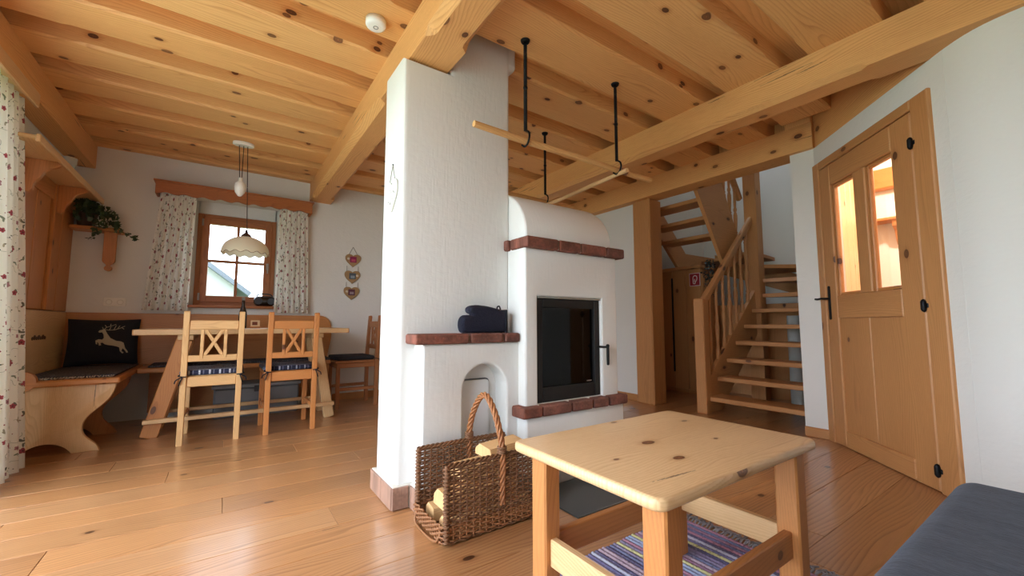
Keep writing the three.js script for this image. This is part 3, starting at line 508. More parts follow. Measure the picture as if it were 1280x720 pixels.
  const log = (p, L, w, h, ry, rz, label) => {
    const s = new THREE.Shape(); s.moveTo(-w / 2, -h / 2); s.lineTo(w / 2, -h / 2 + 0.006); s.lineTo(w * 0.47, h * 0.12); s.lineTo(w * 0.22, h / 2); s.lineTo(-w * 0.40, h / 2 - 0.010); s.lineTo(-w / 2, -h / 2);
    const g = uvGrain(extrude(s, L, 0.0015, 6).translate(0, 0, -L / 2).rotateY(Math.PI / 2), 0);
    g.rotateZ(rz).rotateY(ry).translate(...p); single('firewood_log', g, logTop, label, 'firewood', [p[0], p[1] - h / 2, p[2]], 'split logs in the wicker basket');
  };
  log([0.945, 0.052, -1.545], 0.40, 0.09, 0.058, 0.02, 0.0, 'split log lying lowest at the open end of the basket');
  log([0.95, 0.052, -1.685], 0.40, 0.09, 0.058, -0.02, 0.0, 'split log lying along the back wall of the basket');
  log([0.93, 0.122, -1.60], 0.36, 0.115, 0.07, 0.04, -0.04, 'split log leaning down to the open end of the basket');
  log([1.00, 0.205, -1.66], 0.30, 0.115, 0.066, 0.06, 0.02, 'split log lying under the handle on top of the pile');
  log([1.055, 0.285, -1.61], 0.20, 0.12, 0.055, 0.12, 0.03, 'pale split log topping the pile beside the table');
}
// ---------------------------------------------------------------- coffee table, rug, sofa
{
  const t = thing('coffee_table', 'low pine coffee table with rounded top and square legs', 'table', [1.08, 0, -0.77]);
  const s = roundRect(0.702, 0.512, 1.455, 1.017, 0.035);
  const top = extrude(s, 0.028, 0.010, 10).rotateX(-Math.PI / 2).translate(0, 0.472, 0);
  part(t, 'tabletop', uvGrain(toCreasedNormals(top, 0.6), 0, 0, 0), M.table, 'pale knotty pine top with a rounded edge');
  const L = 0.056;
  for (const [x, z] of [[0.752, -0.985], [0.752, -0.60], [1.362, -0.985], [1.362, -0.60]]) part(t, 'leg', bx(x, x + L, 0.0118, 0.472, z, z + L + 0.006, 1, 0.005), M.orange);
  const y0 = 0.172, y1 = 0.245;
  part(t, 'stretcher', bx(0.808, 1.362, y0, y1, -0.967, -0.943, 0, 0.003), M.orange); part(t, 'stretcher', bx(0.808, 1.362, y0, y1, -0.582, -0.558, 0, 0.003), M.orange);
  part(t, 'stretcher', bx(0.768, 0.792, y0, y1, -0.923, -0.60, 2, 0.003), M.light); part(t, 'stretcher', bx(1.380, 1.404, y0, y1, -0.923, -0.60, 2, 0.003), M.light);
}
{
  const r = thing('rag_rug', 'striped purple and blue rag rug with grey fringe under the coffee table', 'rug', [1.1, 0, -0.8]);
  const X0 = 0.46, X1 = 1.655, Z0 = -1.13, Z1 = -0.42;
  const cols = ['#8279a0', '#9f94b4', '#6f769c', '#b4a0b2', '#5d597c', '#9aa8cc', '#cccb96', '#8782a4', '#bcc1da', '#92708a', '#6d6b94', '#a87a92'];
  const seqN = 64, seq = []; for (let i = 0; i < seqN; i++) seq.push(cols[Math.floor(rnd() * cols.length)]);
  const tex = canvasTex(1024, 256, (c, w, h) => {
    const sw = w / seqN; for (let i = 0; i < seqN; i++) { c.fillStyle = seq[i]; c.fillRect(i * sw, 0, sw + 1, h); }
    for (let i = 0; i < 9000; i++) { const x = rnd() * w, y = rnd() * h; c.fillStyle = rnd() < 0.5 ? 'rgba(30,26,44,0.22)' : 'rgba(225,220,230,0.18)'; c.fillRect(x, y, 3 + rnd() * 3, 1.5); }
  });
  const g = grid(seqN * 4, 90, (u, v) => { const k = u * seqN; return V(X0 + (X1 - X0) * u, 0.006 + 0.0042 * Math.abs(Math.sin(k * Math.PI)) + 0.0012 * Math.sin(v * 240 + Math.floor(k) * 2.1), Z1 + (Z0 - Z1) * v + 0.003 * Math.sin(u * 40) * (v > 0.98 || v < 0.02 ? 1 : 0)); });
  part(r, 'woven_cloth', g, std({ map: tex, roughness: 0.95 }));
  const G = [];
  for (let i = 0; i < 46; i++) { const z = Z0 + 0.01 + (Z1 - Z0 - 0.02) * i / 45; for (let k = 0; k < 2; k++) G.push(tube([[X1 - 0.004, 0.007, z], [X1 + 0.018, 0.012, z + rr(-0.006, 0.006)], [X1 + 0.036, 0.008, z + rr(-0.012, 0.012)], [X1 + rr(0.045, 0.07), 0.0055, z + rr(-0.02, 0.02)]], 0.0034, 10, 5)); }
  const fr = part(r, 'fringe', merge(G), std({ color: 0x8e8a90, roughness: 0.95 }), 'knotted grey fringe'); fr.userData.kind = 'stuff';
}
{
  const s = thing('sofa', 'dark blue grey fabric sofa beside the white wall', 'sofa', [1.22, 0, 0.15]);
  const T_f = dataTex(256, 256, (() => { const N = noiser(61), N2 = noiser(62); return (i, j) => { const k = 0.8 + 0.25 * N(i / 2, j / 2, 128, 128) + 0.18 * N2(i / 20, j / 20, 13, 13); return [62 * k, 67 * k, 77 * k]; }; })(), 0.25, 0.25);
  const m = phy({ map: T_f, roughness: 0.95, sheen: 0.3, sheenColor: new THREE.Color(0.5, 0.55, 0.65), bumpMap: B_cloth, bumpScale: 0.0015 });
  const puff = (x0, x1, y0, y1, z0, z1, r) => { const g = new RoundedBoxGeometry(x1 - x0, y1 - y0, z1 - z0, 8, r), p = g.attributes.position, hx = (x1 - x0) / 2, hz = (z1 - z0) / 2; for (let i = 0; i < p.count; i++) if (p.getY(i) > 0) p.setY(i, p.getY(i) + 0.022 * (1 - (p.getX(i) / hx) ** 2) * (1 - (p.getZ(i) / hz) ** 2)); g.computeVertexNormals(); return soft(g.translate((x0 + x1) / 2, (y0 + y1) / 2, (z0 + z1) / 2), 0.9); };
  part(s, 'seat_cushion', puff(0.70, 1.69, 0.26, 0.42, -0.275, 0.42, 0.05), m);
  part(s, 'base', puff(0.72, 1.67, 0.08, 0.265, -0.25, 0.62, 0.03), m);
  part(s, 'backrest', puff(0.70, 1.69, 0.2, 0.80, 0.43, 0.64, 0.06), m);
  for (const [x, z] of [[0.78, -0.19], [1.60, -0.19], [0.78, 0.55], [1.60, 0.55]]) part(s, 'leg', lathe([[0, 0], [0.02, 0], [0.026, 0.09], [0, 0.09]], 14).translate(x, 0, z), M.red);
}

// ---------------------------------------------------------------- staircase
{
  const s = thing('staircase', 'winding open-riser pine staircase with turned balusters', 'staircase', [3.75, 0, -1.8]);
  const m = M.pine, XS = 3.765, G = 0.187, Y1 = 0.155, R = 0.168;
  for (let k = 0; k < 6; k++) { const x = XS + G * k, y = Y1 + R * k; part(s, 'tread', bx(x, x + 0.25, y - 0.042, y, -2.205, -1.385, 2, 0.006), m); }
  const wedge = (pts, y) => part(s, 'tread', uvGrain(extrude(shapeOf(pts.map(([x, z]) => [x, -z])), 0.042, 0.004).rotateX(-Math.PI / 2).translate(0, y - 0.042, 0), 2), m);
  const yt = (k) => Y1 + R * k;
  wedge([[4.85, -2.20], [4.85, -1.385], [5.30, -1.385]], yt(6)); wedge([[4.87, -2.20], [5.05, -1.385], [5.67, -1.385], [5.67, -1.75]], yt(7));
  wedge([[4.90, -2.22], [5.67, -1.62], [5.67, -2.55]], yt(8)); wedge([[4.88, -2.26], [5.67, -2.35], [5.67, -3.08], [5.25, -3.08]], yt(9));
  for (let k = 0; k < 7; k++) { const x = 4.60 - 0.165 * k; if (x - 0.22 < 3.83) break; part(s, 'tread', bx(x - 0.24, x, yt(10 + k) - 0.042 - 0.005 * k, yt(10 + k) - 0.005 * k, -3.085, -2.325, 2, 0.006), m); }
  const strg = (pts, z, name, th = 0.04) => part(s, name, uvGrain(extrude(shapeOf(pts), th, 0.004), 0).translate(0, 0, z), m);
  strg([[3.80, 0.0], [3.80, 0.30], [4.80, 1.20], [4.80, 0.72], [4.02, 0.0]], -2.245, 'stringer');
  strg([[3.745, 0.0], [3.745, 0.20], [5.55, 1.60], [5.68, 1.60], [5.68, 1.30], [3.98, 0.0]], -1.385, 'stringer', 0.022);
  strg([[3.84, 2.29], [4.40, 1.40], [4.78, 1.58], [4.78, 1.62], [4.20, 2.72], [3.95, 3.15], [3.84, 3.15]], -2.345, 'stringer');
  strg([[3.84, 2.42], [4.75, 1.52], [5.66, 1.52], [5.66, 1.74], [4.90, 1.74], [3.84, 2.78]], -3.125, 'stringer');
  part(s, 'wall_stringer', uvGrain(extrude(shapeOf([[-3.12, 1.55], [-3.12, 1.80], [-1.39, 1.17], [-1.39, 0.92]]), 0.03, 0.004), 0).rotateY(-Math.PI / 2).translate(5.69, 0, 0), m);
  part(s, 'newel_post', bx(3.70, 3.80, 0, 1.075, -2.275, -2.175, 1, 0.008), m);
  part(s, 'corner_post', bx(4.80, 4.935, 0, 3.2, -2.29, -2.155, 1, 0.008), m);
  part(s, 'handrail', bar(V(3.79, 1.045, -2.225), V(4.82, 2.005, -2.225), 0.075, 0.05, 0.012, V(0, 1, -0.0)), m);
  part(s, 'handrail', bar(V(4.20, 3.15, -2.325), V(4.80, 2.25, -2.325), 0.07, 0.05, 0.012, V(0, 1, -0.0)), m);
  const prof = [[0, 0], [0.02, 0], [0.02, 0.12], [0.012, 0.14], [0.019, 0.16], [0.012, 0.18], [0.016, 0.26], [0.021, 0.38], [0.021, 0.44], [0.012, 0.50], [0.018, 0.52], [0.018, 0.55], [0.012, 0.57], [0.015, 0.66], [0.013, 0.84], [0.018, 0.86], [0.012, 0.88], [0.02, 0.90], [0.02, 1], [0, 1]];
  const bal = (x, z, y0, y1) => part(s, 'baluster', uvGrain(lathe(prof.map(([r, t]) => [r, y0 + (y1 - y0) * t]), 12).translate(x, 0, z), 1), m);
  for (let k = 0; k < 7; k++) { const x = 3.90 + k * 0.128; bal(x, -2.225, 0.34 + (x - 3.80) * 0.9 - 0.06, 1.045 + (x - 3.79) * 0.932 - 0.03); }
  for (let k = 0; k < 4; k++) { const x = 4.34 + k * 0.115, y = 2.72 - (x - 4.20) * 1.85; bal(x, -2.325, y - 0.08, y + 0.62); }
  part(s, 'back_panel', bx(5.10, 5.13, 0, 1.06, -3.29, -1.39, 1), m, 'pine boarding behind the lower treads');
  part(s, 'support_board', uvGrain(extrude(shapeOf([[-2.20, 0], [-2.20, 0.50], [-2.13, 0.62], [-2.06, 0.62], [-2.06, 0]]), 0.03, 0.003), 1).rotateY(-Math.PI / 2).translate(4.63, 0, 0), m, 'upright board under the treads');
}
{
  const c = thing('stair_cupboard', 'low pine cupboard wall under the winding stairs', 'cupboard', [4.7, 0, -2.97]);
  for (let k = 0; k < 3; k++) part(c, 'door_panel', bx(4.60, 4.63, 0.05, 1.49, -3.28 + k * 0.185, -3.10 + k * 0.185, 1, 0.006), M.pine);
  part(c, 'body', bx(4.63, 4.9, 0.0, 1.48, -3.29, -2.715, 1, 0.004), M.pine);
  part(c, 'top_board', bx(4.57, 4.9, 1.49, 1.53, -3.295, -2.70, 2, 0.006), M.pine);
  part(c, 'pull', bx(4.585, 4.60, 0.25, 1.40, -3.105, -3.085, 1, 0.003), M.metalBlack, 'long dark vertical gap strip');
  const rm = thing('rolled_mat', 'pale rolled mat standing behind the stair treads', 'mat', [4.98, 0, -1.92]);
  const sp = []; for (let i = 0; i <= 60; i++) { const a = i / 60 * Math.PI * 6, r = 0.03 + 0.035 * i / 60; sp.push([r * Math.cos(a), r * Math.sin(a)]); } for (let i = 60; i >= 0; i--) { const a = i / 60 * Math.PI * 6, r = 0.024 + 0.035 * i / 60; sp.push([r * Math.cos(a), r * Math.sin(a)]); }
  part(rm, 'roll', toCreasedNormals(extrude(shapeOf(sp), 0.92).rotateX(-Math.PI / 2).translate(4.98, 0, -1.92), 0.8), std({ color: 0xb9b8b0, roughness: 0.8 }));
  const dv = thing('trailing_plant', 'dark glossy trailing plant hanging beside the stair cupboard', 'plant', [4.6, 1.15, -2.6]), LG = [];
  for (let i = 0; i < 150; i++) { const sz = rr(0.02, 0.04), q = extrude(shapeOf([[0, 0], [0.4, 0.4], [0, 1], [-0.4, 0.4]]), 0.04).scale(sz, sz, sz).rotateX(rr(-1.2, 1.2)).rotateZ(rr(-3, 3)).rotateY(rr(-1.5, 1.5)); const t = rnd(); LG.push(q.translate(4.58 + rr(-0.05, 0.05), 1.56 - 0.42 * t, -2.60 + rr(-0.08, 0.08) * (1 - 0.6 * t))); }
  part(dv, 'stem', tube([[4.58, 1.53, -2.62], [4.57, 1.4, -2.60], [4.58, 1.2, -2.59]], 0.004, 16, 5), std({ color: 0x2a2a20, roughness: 0.8 })); const dl = part(dv, 'foliage', merge(LG), phy({ color: 0x1c2a26, roughness: 0.3 })); dl.userData.kind = 'stuff';
  const T = canvasTex(128, 128, (x, w) => {
    x.fillStyle = '#a3202c'; x.fillRect(0, 0, w, w); x.strokeStyle = '#f0e6e2'; x.lineWidth = 5; x.strokeRect(3, 3, w - 6, w - 6);
    x.lineWidth = 9; x.lineJoin = 'round'; x.beginPath(); x.moveTo(46, 104); x.lineTo(44, 52); x.bezierCurveTo(46, 14, 100, 18, 92, 58); x.bezierCurveTo(88, 76, 74, 80, 68, 104); x.lineTo(46, 104); x.stroke(); x.beginPath(); x.moveTo(62, 90); x.lineTo(64, 58); x.stroke();
  });
  single('fire_sign', uvFix(new THREE.BoxGeometry(0.006, 0.155, 0.135)).translate(4.596, 1.36, -2.79), [M.white, std({ map: T, roughness: 0.5 }), M.white, M.white, M.white, M.white], 'small red square fire sign with white symbol on the cupboard', 'sign', [4.596, 1.28, -2.79]);
}
function uvFix(g) { return g; }

// ---------------------------------------------------------------- corner bench, panelled wall and shelf
{
  const b = thing('corner_bench', 'pine corner bench with scrolled end panel and high back', 'bench', [-0.8, 0, -4.4]);
  const m = M.orange, XP = -1.075, zE = -3.88;
  part(b, 'seat', bx(XP, -0.565, 0.435, 0.475, ZW + 0.02, zE + 0.03, 2, 0.012), m); part(b, 'seat', bx(-0.565, 0.895, 0.435, 0.475, ZW + 0.02, -4.47, 0, 0.012), m);
  // end panel with scrolled front edge and arched foot
  const s = new THREE.Shape(); s.moveTo(-1.07, 0.0); s.lineTo(-1.02, 0.0); s.bezierCurveTo(-0.97, 0.10, -0.83, 0.10, -0.775, 0.0); s.lineTo(-0.645, 0.0); s.bezierCurveTo(-0.655, 0.07, -0.745, 0.08, -0.735, 0.17); s.bezierCurveTo(-0.725, 0.27, -0.595, 0.28, -0.585, 0.435); s.lineTo(-1.07, 0.435); s.lineTo(-1.07, 0);
  part(b, 'end_panel', uvGrain(toCreasedNormals(extrude(s, 0.035, 0.005, 16), 0.6), 1).translate(0, 0, zE - 0.035), M.light, 'pale scrolled end panel');
  part(b, 'end_panel', uvGrain(extrude(s.clone(), 0.03, 0.004, 16), 1).translate(0, 0, -4.45), m);
  part(b, 'arm_scroll', uvGrain(new THREE.CylinderGeometry(0.06, 0.06, 0.035, 24).rotateX(Math.PI / 2).translate(-1.01, 0.475, zE + 0.012), 0), m, 'round wooden scroll at the bench end');
  const bk = part(b, 'backrest', bx(-1.10, XP + 0.005, 0.475, 0.93, ZW, zE + 0.02, 2, 0.008), M.light);
  for (let k = 0; k < 7; k++) part(bk, 'carving', new THREE.SphereGeometry(0.014 + (k % 2) * 0.005, 10, 8).scale(0.25, 0.9, 1.3).translate(XP + 0.006, 0.735 + (k % 2) * 0.006, -4.18 - k * 0.04), std({ color: 0x5a3822, roughness: 0.7 }), 'dark carved ornament');
  const sh = new THREE.Shape(); sh.moveTo(XP, 0.475); sh.lineTo(0.93, 0.475); sh.lineTo(0.955, 0.62); sh.bezierCurveTo(0.985, 0.78, 0.97, 0.90, 0.86, 0.92); sh.lineTo(XP, 0.93); sh.lineTo(XP, 0.475);
  part(b, 'backrest', uvGrain(extrude(sh, 0.035, 0.006, 14), 0).translate(0, 0, ZW + 0.002), m);
  part(b, 'leg', uvGrain(extrude(shapeOf([[-4.88, 0], [-4.88, 0.435], [-4.49, 0.435], [-4.55, 0.25], [-4.53, 0]]), 0.035, 0.004), 1).rotateY(-Math.PI / 2).translate(0.885, 0, 0), m);
  part(b, 'base_board', bx(-0.52, 0.87, 0.06, 0.435, -4.86, -4.83, 0), m);
  part(b, 'base_board', bx(-1.07, -1.04, 0.0, 0.435, -4.86, zE - 0.06, 2), m);
}
{
  const T_mat = canvasTex(256, 256, (c, w, h) => { for (let y = 0; y < h; y += 4) for (let x = 0; x < w; x += 4) { const k = rnd(); c.fillStyle = k < 0.62 ? '#3c3a40' : k < 0.82 ? '#57545a' : k < 0.94 ? '#2a2a31' : '#8a837c'; c.fillRect(x, y, 5, 4); } }, 0.3, 0.3);
  const mm = std({ map: T_mat, roughness: 0.95, bumpMap: B_cloth, bumpScale: 0.003 });
  const fr = std({ color: 0xcfc4b4, roughness: 0.95 });
  const a = thing('seat_mat', 'dark woven seat mat with pale fringe on the bench below the deer cushion', 'seat mat', [-0.8, 0.475, -4.3], 'bench seat mats');
  part(a, 'woven_cloth', bx(-1.05, -0.60, 0.4755, 0.492, -4.87, -3.92, 2, 0.006), mm);
  const G = []; for (let k = 0; k < 34; k++) { const x = -1.045 + k * 0.0133; G.push(tube([[x, 0.486, -3.922], [x + rr(-0.006, 0.006), 0.484, -3.905], [x + rr(-0.01, 0.01), 0.480, rr(-3.896, -3.888)]], 0.003, 5, 4)); }
  const f1 = part(a, 'fringe', merge(G), fr); f1.userData.kind = 'stuff';
  const b = thing('seat_mat', 'dark woven seat mat on the bench behind the dining table', 'seat mat', [0.2, 0.475, -4.7], 'bench seat mats');
  part(b, 'woven_cloth', bx(-0.50, 0.90, 0.4755, 0.492, -4.86, -4.50, 0, 0.006), mm);
}
{
  // cushion with a printed leaping deer
  const T = canvasTex(512, 448, (c, w, h) => {
    c.fillStyle = '#1d1e24'; c.fillRect(0, 0, w, h); for (let i = 0; i < 9000; i++) { c.fillStyle = rnd() < 0.5 ? 'rgba(255,255,255,0.03)' : 'rgba(0,0,0,0.15)'; c.fillRect(rnd() * w, rnd() * h, 2, 2); }
    const X = (x) => (x - 228) / 310 * w, Y = (y) => (y - 60) / 205 * h; c.fillStyle = c.strokeStyle = '#b5a78b'; c.lineCap = 'round';
    const P = [[357, 120], [362, 113], [376, 109], [386, 108], [397, 128], [414, 150], [440, 163], [462, 166], [474, 172], [478, 184], [482, 196], [492, 208], [496, 216], [488, 218], [482, 208], [471, 198], [466, 210], [477, 217], [470, 221], [459, 211], [455, 193], [440, 188], [420, 184], [404, 182], [390, 178], [380, 170], [372, 172], [376, 182], [366, 184], [362, 170], [356, 168], [360, 178], [352, 176], [349, 160], [362, 154], [378, 156], [384, 148], [381, 132], [374, 122], [364, 124]];
    c.beginPath(); P.forEach(([x, y], i) => (i ? c.lineTo(X(x), Y(y)) : c.moveTo(X(x), Y(y)))); c.closePath(); c.fill();
    c.lineWidth = 5; const L = (...p) => { c.beginPath(); p.forEach(([x, y], i) => (i ? c.lineTo(X(x), Y(y)) : c.moveTo(X(x), Y(y)))); c.stroke(); };
    L([384, 109], [402, 112], [428, 111], [450, 104], [470, 94]); L([404, 112], [410, 98]); L([424, 111], [432, 90]); L([440, 107], [448, 92]); L([458, 101], [468, 108]); L([382, 108], [392, 98], [412, 92], [430, 84]); L([392, 98], [384, 88]); L([408, 93], [408, 82]); L([379, 109], [374, 98]);
  });
  const g = new THREE.BufferGeometry();
  const side = (sg) => grid(24, 20, (u, v) => { const a = 1 - Math.abs(2 * u - 1) ** 3, b = 1 - Math.abs(2 * v - 1) ** 3, px = (u - 0.5) * 0.44 * (1 - 0.05 * Math.sin(v * Math.PI)), py = (v - 0.5) * 0.385 * (1 - 0.06 * Math.sin(u * Math.PI)); return V(sg > 0 ? px : -px, py, sg * 0.065 * Math.sqrt(Math.max(0, a * b))); });
  const front = side(1), back = side(-1); const mat = std({ map: T, roughness: 0.95, bumpMap: B_cloth, bumpScale: 0.001 }), pl = std({ color: 0x1d1e24, roughness: 0.95 });
  const place = (q) => q.rotateX(-0.16).rotateY(0.10).translate(-0.815, 0.685, -4.765);
  const c = thing('deer_cushion', 'black cushion printed with a beige leaping deer on the bench', 'cushion', [-0.815, 0.49, -4.765]);
  part(c, 'printed_front', place(front), mat, 'black cloth with beige leaping deer'); part(c, 'plain_back', place(back), pl);
}
{
  const p = thing('wall_panelling', 'honey pine wall panelling with cornice shelf above the bench', 'panelling', [-1.09, 0.93, -4.2]);
  const m = M.orange;
  const edges = [-4.895, -4.60, -4.33, -4.06, -3.79, -3.56]; for (let k = 0; k + 1 < edges.length; k++) part(p, 'panel_board', bx(XL, XL + 0.04, 0.935, 1.86, edges[k] + 0.001, edges[k + 1] - 0.001, 1, 0.006), m);
  for (const z of [-4.38, -3.75]) part(p, 'pilaster', bx(XL + 0.04, XL + 0.062, 0.935, 1.86, z - 0.045, z + 0.045, 1, 0.006), m);
  const sh = part(p, 'cornice_shelf', bx(XL, -0.905, 1.862, 1.886, -4.80, -3.33, 2, 0.005), M.light);
  part(sh, 'shelf_edge', bx(-0.912, -0.892, 1.846, 1.892, -4.81, -3.32, 2, 0.006), M.light);
  const br = (z) => part(p, 'bracket', uvGrain(extrude((() => { const s = new THREE.Shape(); s.moveTo(0, 0); s.lineTo(0.17, 0); s.bezierCurveTo(0.15, -0.06, 0.10, -0.03, 0.085, -0.09); s.bezierCurveTo(0.07, -0.14, 0.05, -0.12, 0.045, -0.19); s.lineTo(0.03, -0.215); s.lineTo(0, -0.20); s.lineTo(0, 0); return s; })(), 0.035, 0.004), 1).translate(XL + 0.055, 1.861, z), M.orange);
  br(-4.40); br(-3.77);
  part(p, 'top_frieze', bx(XL + 0.04, XL + 0.055, 1.74, 1.861, -4.88, -3.56, 2, 0.004), m);
  const gb = lathe([[0, 0], [0.028, 0], [0.03, 0.01], [0.042, 0.05], [0.045, 0.085], [0.043, 0.085], [0.04, 0.05], [0.026, 0.012], [0, 0.01]], 24);
  single('glass_bowl', gb.translate(-0.94, 1.8925, -4.02), phy({ color: 0xe8ecea, roughness: 0.1, transmission: 0.7, thickness: 0 }), 'small clear glass bowl standing on the cornice shelf', 'bowl', [-0.94, 1.8925, -4.02]);
}
{
  const s = thing('plant_shelf', 'small pine corner shelf with a turned drop bracket under the ivy', 'shelf', [-0.95, 1.3, -4.83]);
  part(s, 'shelf_board', bx(-1.075, -0.76, 1.612, 1.64, ZW, -4.73, 0, 0.006), M.orange);
  const sp = new THREE.Shape(); sp.moveTo(-0.04, 0); sp.lineTo(0.04, 0); sp.lineTo(0.04, -0.24); sp.bezierCurveTo(0.04, -0.27, 0.012, -0.27, 0.014, -0.29); sp.bezierCurveTo(0.03, -0.30, 0.03, -0.33, 0, -0.335); sp.bezierCurveTo(-0.03, -0.33, -0.03, -0.30, -0.014, -0.29); sp.bezierCurveTo(-0.012, -0.27, -0.04, -0.27, -0.04, -0.24); sp.lineTo(-0.04, 0);
  part(s, 'bracket', uvGrain(extrude(sp, 0.03, 0.004), 1).translate(-0.83, 1.611, -4.80), M.orange);
  const v = thing('ivy_plant', 'dark green trailing ivy in a pot on the corner shelf', 'plant', [-0.95, 1.64, -4.81]);
  part(v, 'pot', lathe([[0, 0], [0.05, 0], [0.068, 0.11], [0.07, 0.115], [0.062, 0.115], [0, 0.10]], 24).translate(-0.99, 1.6405, -4.81), std({ color: 0x4b3a30, roughness: 0.8 }));
  const leaf = new THREE.Shape(); leaf.moveTo(0, 0); leaf.lineTo(0.35, 0.06); leaf.lineTo(0.5, 0.45); leaf.lineTo(0.22, 0.52); leaf.lineTo(0, 1); leaf.lineTo(-0.22, 0.52); leaf.lineTo(-0.5, 0.45); leaf.lineTo(-0.35, 0.06);
  const lg = extrude(leaf, 0.02), G = [], S = [];
  const vines = [[[-0.99, 1.74, -4.81], [-0.95, 1.80, -4.76], [-0.88, 1.76, -4.72], [-0.82, 1.66, -4.70], [-0.74, 1.60, -4.70], [-0.64, 1.555, -4.72]], [[-0.99, 1.74, -4.81], [-0.95, 1.78, -4.72], [-0.91, 1.68, -4.68], [-0.90, 1.58, -4.68], [-0.95, 1.52, -4.70]], [[-0.99, 1.74, -4.80], [-1.02, 1.83, -4.76], [-1.03, 1.76, -4.70], [-1.02, 1.68, -4.69]], [[-0.98, 1.75, -4.8], [-0.93, 1.82, -4.79], [-0.86, 1.78, -4.76], [-0.80, 1.70, -4.72], [-0.79, 1.62, -4.70]], [[-0.99, 1.74, -4.8], [-0.97, 1.84, -4.74], [-0.93, 1.80, -4.69], [-0.86, 1.70, -4.68], [-0.85, 1.62, -4.68]], [[-0.99, 1.75, -4.8], [-1.0, 1.86, -4.8], [-0.95, 1.86, -4.78]]];
  for (const vn of vines) { const c = curve(vn); S.push(new THREE.TubeGeometry(c, 24, 0.0022, 4)); const n = 58; for (let i = 0; i < n; i++) { const t = i / n, p = c.getPointAt(t), sz = rr(0.026, 0.046) * (t > 0.75 ? 0.75 : 1), q = lg.clone().scale(sz, sz, sz).rotateX(rr(-1.2, 0.6)).rotateZ(rr(-3, 3)).rotateY(rr(-1.2, 1.2)); const k = 0.05 * (1 - 0.75 * t); G.push(q.translate(Math.max(-1.03, p.x + rr(-k, k)), p.y + rr(-k, k) * 0.8, p.z + rr(-0.4, 1) * k)); } }
  part(v, 'stem', merge(S), std({ color: 0x4a4a2a, roughness: 0.8 }));
  const fo = part(v, 'foliage', merge(G), std({ color: 0x31482a, roughness: 0.5 }), 'dark green ivy leaves'); fo.userData.kind = 'stuff';
}

// ---------------------------------------------------------------- dining table and chairs
{
  const t = thing('dining_table', 'long pine dining table with splayed legs and foot rails', 'table', [0.2, 0, -4.36]);
  const s = roundRect(-0.545, 4.0, 0.952, 4.70, 0.02);
  part(t, 'tabletop', uvGrain(extrude(s, 0.042, 0.006).rotateX(-Math.PI / 2).translate(0, 0.752, 0), 0), M.light, 'pale thick pine tabletop');
  for (const z of [-4.09, -4.42]) {
    part(t, 'leg', bar(V(-0.42, 0, z), V(-0.245, 0.715, z), 0.105, 0.06, 0.006), M.orange); part(t, 'leg', bar(V(0.815, 0, z), V(0.685, 0.715, z), 0.085, 0.06, 0.006), M.light);
    part(t, 'foot_rail', bx(-0.455, 0.845, 0.108, 0.138, z > -4.3 ? -4.06 : -4.47, z > -4.3 ? -4.015 : -4.44, 0, 0.004), M.light);
  }
  for (const x of [-0.24, 0.69]) part(t, 'bearer', bx(x - 0.05, x + 0.05, 0.712, 0.752, -4.66, -4.04, 2, 0.005), M.light);
}
const T_stripe = canvasTex(256, 256, (c, w, h) => { c.fillStyle = '#26283f'; c.fillRect(0, 0, w, h); for (let x = 0; x < w; x += 16) { c.fillStyle = '#c9c8cc'; c.fillRect(x, 0, 3, h); c.fillStyle = '#8b8c9c'; c.fillRect(x + 7, 0, 1.5, h); } for (let i = 0; i < 4000; i++) { c.fillStyle = 'rgba(20,20,34,0.2)'; c.fillRect(rnd() * w, rnd() * h, 2, 3); } }, 0.24, 0.24);
